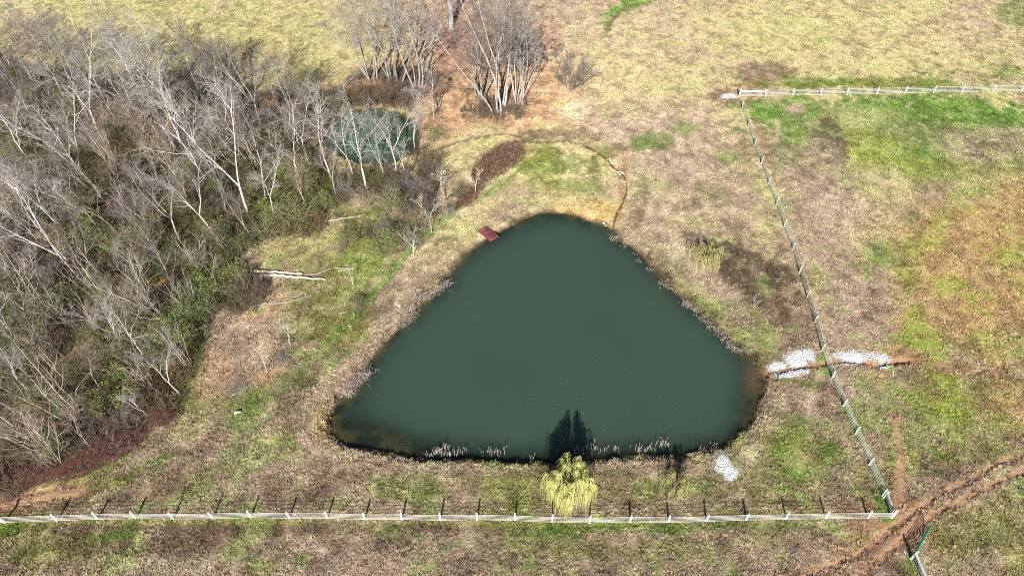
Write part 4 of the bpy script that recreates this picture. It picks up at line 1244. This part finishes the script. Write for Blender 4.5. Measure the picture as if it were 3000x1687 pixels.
# willows -----------------------------------------------------------------------
def willow(label, u, v, h, rad, nstr, seed, strand, lim, ground_gap=.15, reach=1.0):
    rng = np.random.default_rng(seed)
    p = G(u, v)
    root = thing('willow_tree', p, label=label, cat='tree', group='weeping willows by the pond')
    limbs, strands, trunk = [], [], []
    trunk.append((np.array([(0, 0, -.2), (.03, .02, h * .2), (-.03, .05, h * .38)]), np.array([.13, .11, .09]) * h / 5.5))
    for k in range(lim):
        a = k * 2.39996 + rng.normal() * .2
        rr = rad * (.12 + .78 * math.sqrt((k + .5) / lim))
        top = h * (.78 + .22 * rng.random()) * (1 - .25 * (rr / rad) ** 2)
        s = trunk[0][0][-1] * (.7 + .3 * rng.random())
        pts = np.array([s, s + (np.array([rr * .35 * math.cos(a), rr * .35 * math.sin(a), top]) - s) * np.array([1, 1, .6]),
                        (rr * .7 * math.cos(a), rr * .7 * math.sin(a), top * .97), (rr * math.cos(a), rr * math.sin(a), top)])
        limbs.append((pts, np.array([.05, .035, .022, .012]) * h / 5.5))
        for j in range(nstr // lim):
            t = .45 + .55 * rng.random() ** .7
            f = t * 3
            i = min(int(f), 2)
            q = pts[i] + (pts[i + 1] - pts[i]) * (f - i)
            b = a + rng.normal() * .8
            o = rad * (.04 + .20 * rng.random())
            e = q + np.array([o * math.cos(b), o * math.sin(b), 0])
            bot = max(ground_gap, q[2] * (.02 + .6 * rng.random() ** 1.6))
            sag = q[2] + .25 * rng.random()
            w = rng.normal(size=2) * .06
            strands.append((np.array([q, (q * .55 + e * .45) + np.array([0, 0, sag - q[2]]), e + np.array([0, 0, -(q[2] - bot) * .22]), e + np.array([w[0], w[1], -(q[2] - bot) * .6]), (e[0] + 2 * w[0], e[1] + 2 * w[1], bot)]),
                            np.array([.011, .012, .012, .011, .008])))
    link('trunk', tube_mesh('trunk', [(trunk, 7, M['bark_brown'])]), root)
    link('limbs', tube_mesh('limbs', [(limbs, 5, M['twig_olive'])]), root)
    link('crown', tube_mesh('crown', [(strands, 3, M[strand])]), root)
willow('bright yellow green weeping willow between the pond and the near fence', 1664, 1455, 5.7, 2.7, 900, 3, 'willow_strand', 24)
willow('small sparse yellow willow right of the bright weeping willow', 1972, 1440, 3.0, 1.7, 240, 4, 'willow_dull', 9)
willow('drooping olive yellow willow on the bank right of the pond', 2064, 778, 3.4, 2.4, 260, 6, 'willow_dull', 12)

# fallen trunks --------------------------------------------------------------------
def log(label, px, r0, r1, branches=()):
    pts = [G(a, b) for a, b in px]
    o = pts[0].copy()
    line = np.array([(p.x - o.x, p.y - o.y, p.z - o.z + r0 * .8 + .10 * math.sin(i * 1.7)) for i, p in enumerate(pts)])
    line = catmull(line, 4)
    rng = np.random.default_rng(len(label) + int(px[0][0]))
    line[1:-1] += rng.normal(size=(len(line) - 2, 3)) * np.array([.05, .05, .02])
    root = thing('fallen_log', o, label=label, cat='log', group='fallen trunks on the meadow')
    link('trunk', tube_mesh('trunk', [([(line, np.linspace(r0, r1, len(line)))], 7, M['log'])]), root)
    for bx in branches:
        q = [G(a, b) for a, b in bx]
        l2 = catmull(np.array([(p.x - o.x, p.y - o.y, p.z - o.z + r1 * .8 + .05) for p in q]), 3)
        link('branch', tube_mesh('branch', [([(l2, np.linspace(r1 * .8, r1 * .4, len(l2)))], 5, M['log'])]), root)
Z7 = lambda pts: [(700 + a / 4.2625, 600 + b / 4.2625) for a, b in pts]
log('upper of the two fallen trunks at the wood edge', Z7([(60, 835), (260, 846), (430, 848), (600, 852), (800, 876)]), .22, .10)
log('long lower fallen trunk forking right across the meadow', Z7([(60, 920), (260, 912), (430, 893), (560, 895), (690, 920), (860, 932), (1080, 945)]), .26, .12,
    [Z7([(690, 918), (880, 880), (1010, 862), (1100, 822), (1190, 800), (1330, 795), (1460, 785)]), Z7([(1050, 810), (1080, 770), (1112, 748)]), Z7([(1240, 838), (1340, 815), (1430, 800)])])
log('thin fallen trunk on the lower meadow slope', Z7([(70, 1310), (220, 1272), (370, 1240), (520, 1228), (640, 1214), (780, 1182), (910, 1130)]), .13, .05,
    [Z7([(450, 1222), (700, 1150), (860, 1090), (970, 1040), (1080, 950)]), Z7([(170, 1225), (330, 1180), (490, 1105)])])
log('crooked fallen log on the grass beside the large olive shrub', Z7([(825, 300), (920, 268), (1010, 228), (1090, 210), (1180, 205), (1270, 190), (1390, 162), (1525, 148)]), .19, .08,
    [Z7([(1050, 235), (1062, 300), (1110, 345), (1160, 375)]), Z7([(1150, 210), (1200, 180), (1240, 170)]), Z7([(1490, 160), (1510, 195), (1540, 225)])])
log('short log under the wood edge shrubs', Z7([(100, 245), (210, 270), (310, 305), (410, 345)]), .16, .10)
log('pale log stub below the short log at the wood edge', Z7([(235, 420), (330, 405), (425, 385)]), .16, .12)
log('small bent dead branch beside the rusty brush heap', Z7([(1310, 1280), (1340, 1220), (1370, 1195), (1420, 1235)]), .07, .04)
log('thin stick lying on the grass near the dam strip', Z7([(1260, 1370), (1310, 1345), (1370, 1330)]), .05, .03)
log('short white log on the copper leaf litter near the fan shaped bush', [(1642, 275), (1650, 271), (1656, 268)], .16, .14)
log('small white branch under the multi stemmed trees', [(1556, 252), (1566, 251), (1577, 251)], .11, .08)
log('pale stump log on the green grass above the lower meadow', [(688, 1213), (697, 1210), (706, 1206)], .16, .12)

# reeds -------------------------------------------------------------------------------
def reed_clump(label, u, v, spread, n, h, dirn, group, mat='reed', z=None, flop=1.0):
    rng = np.random.default_rng(int(u * 3 + v))
    x0, y0 = P(u, v, ZW + .1)
    lines = []
    for k in range(n):
        x, y = rng.normal() * spread, rng.normal() * spread * .8
        a = math.radians(dirn) + rng.normal() * .8
        hh = h * (.5 + .7 * rng.random())
        b = flop * hh * (.2 + .9 * rng.random())
        lines.append((np.array([(x, y, -.25), (x + b * .3 * math.cos(a), y + b * .3 * math.sin(a), hh * .6), (x + b * .75 * math.cos(a), y + b * .75 * math.sin(a), hh * .85 - .2 * b * rng.random()),
                                (x + b * 1.15 * math.cos(a), y + b * 1.15 * math.sin(a), max(.05, hh * .75 - .4 * b * rng.random()))]), np.array([.016, .018, .015, .006])))
    root = thing('reed_clump', (x0, y0, max(zt(x0, y0), ZW)), label=label, cat='reeds', group=group)
    link('stalks', tube_mesh('stalks', [(lines, 3, M[mat])]), root)
    rust = [l for l in lines[:n // 3]]
    return root
LEFT_R = [(1296, 836, 1.0), (1286, 846, 1.1), (1272, 856, .9), (1256, 866, .9), (1240, 876, .8), (1222, 884, .8), (1206, 912, .7), (1196, 928, .9), (1184, 938, .8), (1180, 952, .6), (1072, 1082, .8), (1064, 1094, 1.0),
          (1056, 1106, 1.0), (1044, 1118, 1.1), (1034, 1130, 1.0), (1022, 1142, 1.0), (1014, 1152, .8)]
for i, (u, v, s) in enumerate(LEFT_R):
    where = 'left shore below the dock' if i < 6 else ('notch of the left shore' if i < 10 else 'lower left shore')
    k = i if i < 6 else (i - 6 if i < 10 else i - 10)
    reed_clump(f"pale dead reed clump, {ORD[k]} from the top on the pond's {where}", u, v, .42, 34, 1.15 * s, -35, 'dead reed clumps along the left shore')
RIGHT_R = [(1801, 698, .8), (1830, 718, .35), (1858, 742, .3), (1873, 762, .35), (1905, 788, .35), (1938, 828, .5), (1954, 834, .6), (1972, 850, .4), (2010, 888, .8), (2024, 896, .9), (2040, 910, .7), (2056, 926, .7), (2072, 942, .7),
           (2088, 954, .8), (2098, 966, .9), (2112, 978, .9), (2128, 990, .8), (2140, 1008, .8), (2152, 1018, .9), (2166, 1026, .8)]
for i, (u, v, s) in enumerate(RIGHT_R):
    reed_clump(f"pale dead reed clump, {ORD[i]} from the top along the pond's right shore", u, v, .30, 14 if s < .6 else 26, .95 * s, -120, 'dead reed clumps along the right shore')
BOT_R = [(1258, 1332, .5), (1268, 1330, .6), (1280, 1326, .7), (1290, 1324, .8), (1299, 1320, 1.0), (1308, 1330, .7), (1322, 1330, .5), (1338, 1326, .6), (1358, 1328, .6), (1420, 1324, .5), (1446, 1326, .8), (1458, 1330, .8), (1560, 1343, .4), (1698, 1326, .7),
         (1734, 1318, 1.0), (1768, 1322, .5), (1803, 1314, .6), (1862, 1310, .7), (1880, 1320, .8), (1900, 1318, .6), (1940, 1304, .9), (1955, 1306, .7), (2052, 1330, .5), (2090, 1306, .4)]
for i, (u, v, s) in enumerate(BOT_R):
    place = ORD[i] if i < 20 else ['twenty first', 'twenty second', 'twenty third', 'twenty fourth'][i - 20]
    reed_clump(f"upright dead reed clump, {place} from left along the pond's near shore", u, v, .34, 8, 1.1 * s, 80, 'dead reed clumps along the near shore', flop=.45)

# pale rocks by the stream -----------------------------------------------------------
def rock_mesh(seed, squash=.6):
    rng = np.random.default_rng(seed)
    t = (1 + 5 ** .5) / 2
    V = np.array([(-1, t, 0), (1, t, 0), (-1, -t, 0), (1, -t, 0), (0, -1, t), (0, 1, t), (0, -1, -t), (0, 1, -t), (t, 0, -1), (t, 0, 1), (-t, 0, -1), (-t, 0, 1)], float)
    V = V / np.linalg.norm(V, axis=1, keepdims=True) * (.75 + .5 * rng.random((12, 1))) * np.array([1, .8, squash])
    T = [(0, 11, 5), (0, 5, 1), (0, 1, 7), (0, 7, 10), (0, 10, 11), (1, 5, 9), (5, 11, 4), (11, 10, 2), (10, 7, 6), (7, 1, 8), (3, 9, 4), (3, 4, 2), (3, 2, 6), (3, 6, 8), (3, 8, 9), (4, 9, 5), (2, 4, 11), (6, 2, 10), (8, 6, 7), (9, 8, 1)]
    return V, T
ROCKS = [mesh_np('rock', *(lambda vt: (vt[0], None, vt[1]))(rock_mesh(s)), [M['stone_pale']]) for s in (1, 2, 3)]
rock_px = [(1779, 470), (1786, 468), (1790, 478), (1781, 480), (1797, 481), (1812, 505), (1819, 504), (1816, 512), (1824, 508), (1822, 530), (1832, 533), (1768, 656), (1774, 662)]
for i, (u, v) in enumerate(rock_px):
    p = G(u, v)
    s = .16 + .05 * (i % 3)
    o = link('rock', ROCKS[i % 3], None, p + Vector((0, 0, s * .25)), (0, 0, i * 1.3))
    o.scale = (s,) * 3
    tag(o, f"small white rock, {ORD[i]} down the rusty stream toward the pond", 'rock', 'white rocks in the stream')
# stepping patch on the dam
for i, (u, v) in enumerate([(1163, 893), (1170, 896)]):
    o = link('rock', ROCKS[i], None, G(u, v) + Vector((0, 0, .05)), (0, 0, i))
    o.scale = (.3, .3, .2)
    tag(o, ['left flat white rock on the dam crest above the reeds', 'right flat white rock on the dam crest above the reeds'][i], 'rock', 'white rocks on the dam')

# ------------------------------------------------------------------ scattered stuff (instances on points)
def scatter(name, pts, rots, scl, idx, cols, protos, label):
    col = bpy.data.collections.new(name + '_kinds')
    for i, me in enumerate(protos):
        o = bpy.data.objects.new(f"{name}_kind_{i:02d}", me)
        col.objects.link(o)
    me = bpy.data.meshes.new(name)
    me.vertices.add(len(pts))
    me.vertices.foreach_set("co", np.asarray(pts, np.float32).ravel())
    set_attr(me, 'rot', 'FLOAT_VECTOR', 'POINT', np.asarray(rots, np.float32))
    set_attr(me, 'scl', 'FLOAT_VECTOR', 'POINT', np.asarray(scl, np.float32))
    set_attr(me, 'idx', 'INT', 'POINT', np.asarray(idx, np.int32))
    set_attr(me, 'col', 'FLOAT_COLOR', 'POINT', np.concatenate([cols, np.ones((len(cols), 1))], 1).astype(np.float32))
    o = link(name, me)
    ng = bpy.data.node_groups.new(name, 'GeometryNodeTree')
    ng.interface.new_socket('Geometry', in_out='INPUT', socket_type='NodeSocketGeometry')
    ng.interface.new_socket('Geometry', in_out='OUTPUT', socket_type='NodeSocketGeometry')
    N, L = ng.nodes, ng.links
    gi, go = N.new('NodeGroupInput'), N.new('NodeGroupOutput')
    ip = N.new('GeometryNodeInstanceOnPoints')
    ci = N.new('GeometryNodeCollectionInfo')
    ci.inputs['Collection'].default_value = col
    ci.inputs['Separate Children'].default_value = True
    ci.inputs['Reset Children'].default_value = True
    def named(nm, tp):
        n = N.new('GeometryNodeInputNamedAttribute')
        n.data_type = tp
        n.inputs['Name'].default_value = nm
        return n.outputs['Attribute']
    e2r = N.new('FunctionNodeEulerToRotation')
    L.new(gi.outputs[0], ip.inputs['Points'])
    L.new(ci.outputs[0], ip.inputs['Instance'])
    ip.inputs['Pick Instance'].default_value = True
    L.new(named('idx', 'INT'), ip.inputs['Instance Index'])
    L.new(named('rot', 'FLOAT_VECTOR'), e2r.inputs[0])
    L.new(e2r.outputs[0], ip.inputs['Rotation'])
    L.new(named('scl', 'FLOAT_VECTOR'), ip.inputs['Scale'])
    L.new(ip.outputs[0], go.inputs[0])
    md = o.modifiers.new('scatter', 'NODES')
    md.node_group = ng
    return tag(o, label, None, None, 'stuff')

M['tuft'] = mat_instance('tuft')
M['brush'] = mat_instance('brush')

def tuft_mesh(seed, nb, rad, h, lay):
    rng = np.random.default_rng(seed)
    V, T = [], []
    for k in range(nb):
        a, r = rng.random() * 6.28, rad * math.sqrt(rng.random())
        x, y = r * math.cos(a), r * math.sin(a)
        b = a + rng.normal() * .9
        hh = h * (.5 + .8 * rng.random())
        l = lay * hh * (.4 + rng.random())
        w = .016 + .014 * rng.random()
        px, py = -math.sin(b) * w, math.cos(b) * w
        i = len(V)
        V += [(x - px, y - py, -.03), (x + px, y + py, -.03), (x + l * math.cos(b), y + l * math.sin(b), hh)]
        T.append((i, i + 1, i + 2))
    return mesh_np('tuft', V, None, T, [M['tuft']])
TUFTS = [tuft_mesh(1, 24, .18, .075, 1.6), tuft_mesh(2, 26, .22, .09, 1.7), tuft_mesh(3, 20, .15, .11, 1.2), tuft_mesh(4, 28, .24, .06, 2.0), tuft_mesh(5, 16, .10, .15, .9)]

def grass():
    rng = np.random.default_rng(2)
    n = 520000
    # spread over the ground in view, a little thinner with distance
    y = 21 + 130 * rng.random(n * 2) ** 1.15
    x = (rng.random(n * 2) * 2 - 1) * (y * CP + CAM_H * SP) * .775
    x, y = x[:n], y[:n]
    c, bare, d, w = ground_at(x, y)
    clump = fbm(x / .9, y / .9, 55, 2)
    dk = unproj(1431, 686, .1)
    keep = (np.hypot(x - dk[0], y - dk[1]) > 1.25) & (d > .12) & (rng.random(n) > bare * 1.15) & (rng.random(n) > w * .75) & (rng.random(n) < .78 + .45 * clump)
    x, y, c, d, clump, w = x[keep], y[keep], c[keep], d[keep], clump[keep], w[keep]
    z = terrain(x, y)
    m = len(x)
    green = (c[:, 1] / (c[:, 0] + 1e-6))
    s = rng.uniform(.75, 1.35, m) * (1 + .35 * np.clip(clump, -1, 1)) * np.where(d < 1.5, 1.25, 1.0)
    br = rng.uniform(.78, 1.28, m)
    cc = c * br[:, None]
    t = rng.random(m)
    cc = np.where((t < .06)[:, None], cc * .55 + C['pale'] * .5, cc)
    cc = np.where((t > .95)[:, None], cc * .4 + C['green'] * .6, cc)
    cc = np.where(((t > .89) & (t < .95))[:, None], cc * .6, cc)
    rots = np.stack([rng.normal(0, .18, m), rng.normal(0, .18, m), rng.random(m) * 6.28], 1)
    scatter('pasture_grass', np.stack([x, y, z], 1), rots, np.repeat(s[:, None], 3, 1), rng.integers(0, len(TUFTS), m), np.clip(cc, .01, .8), TUFTS, 'short rough grass tufts covering the pasture')
    return m
NG = grass()

def brush_mesh(seed, ns, h):
    rng = np.random.default_rng(seed)
    lines = []
    for k in range(ns):
        a, tl = rng.random() * 6.28, 1.2 * rng.random()
        d = unit(np.array([math.cos(a) * tl, math.sin(a) * tl, 1]))
        L = h * (.5 + .7 * rng.random())
        b = np.array([rng.normal() * .3, rng.normal() * .3, -.05])
        p1 = b + d * L * .5
        e = p1 + unit(d + rng.normal(size=3) * .35) * L * .5
        lines.append((np.array([b, p1, e]), np.array([.014, .011, .006])))
        for j in range(4):
            q = b + d * L * (.25 + .5 * rng.random())
            lines.append((np.array([q, q + unit(d + rng.normal(size=3) * .7) * L * .2, q + unit(d + rng.normal(size=3) * .7) * L * .42]), np.array([.009, .008, .006])))
    return tube_mesh('brush', [(lines, 3, M['brush'])])
BRUSH = [brush_mesh(s, 14, 1.0) for s in (1, 2, 3, 4)]

def underbrush():
    rng = np.random.default_rng(12)
    lo, hi = WOOD.min(0), WOOD.max(0)
    n = 26000
    x, y = lo[0] + (hi[0] - lo[0]) * rng.random(n), lo[1] + (hi[1] - lo[1]) * rng.random(n)
    w = wood_mask(x, y)
    u, v = proj(x, y)
    dens = np.clip(.55 + .5 * fbm(x / 5, y / 5, 33, 2), .05, 1)
    k = (rng.random(n) < w * dens) & (u > -160) & (v < 1450) & (polydist_in(x, y, POOL, 3.0) > .3)
    x, y, w = x[k], y[k], w[k]
    # extra brush round the small pond and under the top centre trees
    ex = []
    for cu, cv, ru, rv, m in [(1080, 300, 190, 30, 260), (1100, 540, 170, 40, 230), (1250, 490, 50, 40, 40), (1200, 600, 90, 40, 50), (1150, 690, 80, 40, 40), (1450, 320, 80, 30, 90), (1180, 240, 120, 40, 110),
                              (1540, 160, 60, 50, 120), (860, 640, 90, 50, 200), (720, 860, 60, 60, 120)]:
        uu, vv = cu + rng.normal(size=m) * ru * .5, cv + rng.normal(size=m) * rv * .5
        X, Y = unproj(uu, vv)
        ok = polydist_in(X, Y, POOL, 3.0) > .3
        ex.append(np.stack([X[ok], Y[ok]], 1))
    ex = np.concatenate(ex)
    x, y = np.concatenate([x, ex[:, 0]]), np.concatenate([y, ex[:, 1]])
    m = len(x)
    n1, n2 = fbm(x / 8, y / 8, 34, 2), fbm(x / 3, y / 3, 35, 2)
    base = np.tile(np.array([.18, .14, .10]), (m, 1))
    base = base + (np.array([.16, .135, .12]) - base) * sstep(0, .8, n1)[:, None]
    base = base + (np.array([.135, .135, .045]) - base) * (sstep(.1, .8, -n1 + n2 * .4))[:, None]
    base = base + (np.array([.24, .13, .10]) - base) * (sstep(.35, .9, n2) * .7)[:, None]
    base = base * rng.uniform(.6, 1.35, m)[:, None]
    s = rng.uniform(.8, 2.1, m)
    rots = np.stack([rng.normal(0, .2, m), rng.normal(0, .2, m), rng.random(m) * 6.28], 1)
    scatter('underbrush', np.stack([x, y, terrain(x, y)], 1), rots, np.stack([s, s, s * rng.uniform(.7, 1.1, m)], 1), rng.integers(0, len(BRUSH), m), np.clip(base, .02, .7), BRUSH, 'tangled bare undergrowth covering the wood floor')
    return m
NB = underbrush()

def gravel():
    rng = np.random.default_rng(8)
    V0 = [rock_mesh(s, .7) for s in (5, 6, 7, 8)]
    names = ['white limestone gravel spread left of the right fence above the gully', 'white gravel at the pond end of the gully', 'white gravel strip below the gully left of the fence',
             'white gravel strip above the gully right of the fence', 'thin white gravel above the gully near the raw soil', 'small white gravel spot below the gully by the raw soil',
             'thin white gravel line below the gully right of the fence', 'white gravel heap at the near right shore of the pond', 'scattered gravel fringe beside the near shore heap', 'white gravel at the top fence corner']
    for (cu, cv, ru, rv, rot, n), label in zip(GRAVEL, names):
        a = math.radians(rot)
        r, t = rng.random(n) ** .55, rng.random(n) * 6.28
        eu, ev = r * ru * np.cos(t) * 1.05, r * rv * np.sin(t) * 1.05
        X, Y = unproj(cu + eu * math.cos(a) - ev * math.sin(a), cv + eu * math.sin(a) + ev * math.cos(a))
        Zt = terrain(X, Y)
        V, T, off = [], [], 0
        for i in range(n):
            v, tr = V0[i % 4]
            s = rng.uniform(.025, .08)
            b = rng.random() * 6.28
            R_ = np.array([[math.cos(b), -math.sin(b), 0], [math.sin(b), math.cos(b), 0], [0, 0, 1]])
            V.append(v @ R_.T * s + np.array([X[i], Y[i], Zt[i] + s * .3]))
            T.append(np.array(tr) + off)
            off += 12
        tag(link('gravel', mesh_np('gravel', np.concatenate(V), None, np.concatenate(T), [M['gravel']])), label, None, None, 'stuff')
gravel()
def specks():
    rng = np.random.default_rng(31)
    u, v = rng.normal(1820, 190, 40), rng.normal(1215, 75, 40)
    X, Y = unproj(u, v, ZW)
    k = polydist_in(X, Y, SHORE, 3.0) < -1.2
    X, Y = X[k], Y[k]
    V, T = [], []
    for x, y in zip(X, Y):
        a, r, i = rng.random() * 6.28, rng.uniform(.02, .05), len(V)
        V += [(x + r * math.cos(a + t), y + r * math.sin(a + t) * .6, ZW + .012) for t in (0, 1.2, 2.6, 4.2)] + [(x, y, ZW + .03)]
        T += [(i, i + 1, i + 4), (i + 1, i + 2, i + 4), (i + 2, i + 3, i + 4), (i + 3, i, i + 4)]
    tag(link('floating_debris', mesh_np('floating_debris', V, None, T, [M['reed']])), 'pale specks of plant debris drifting on the pond', None, None, 'stuff')
specks()
print('wood trees', NW, 'tufts', NG, 'brush', NB)
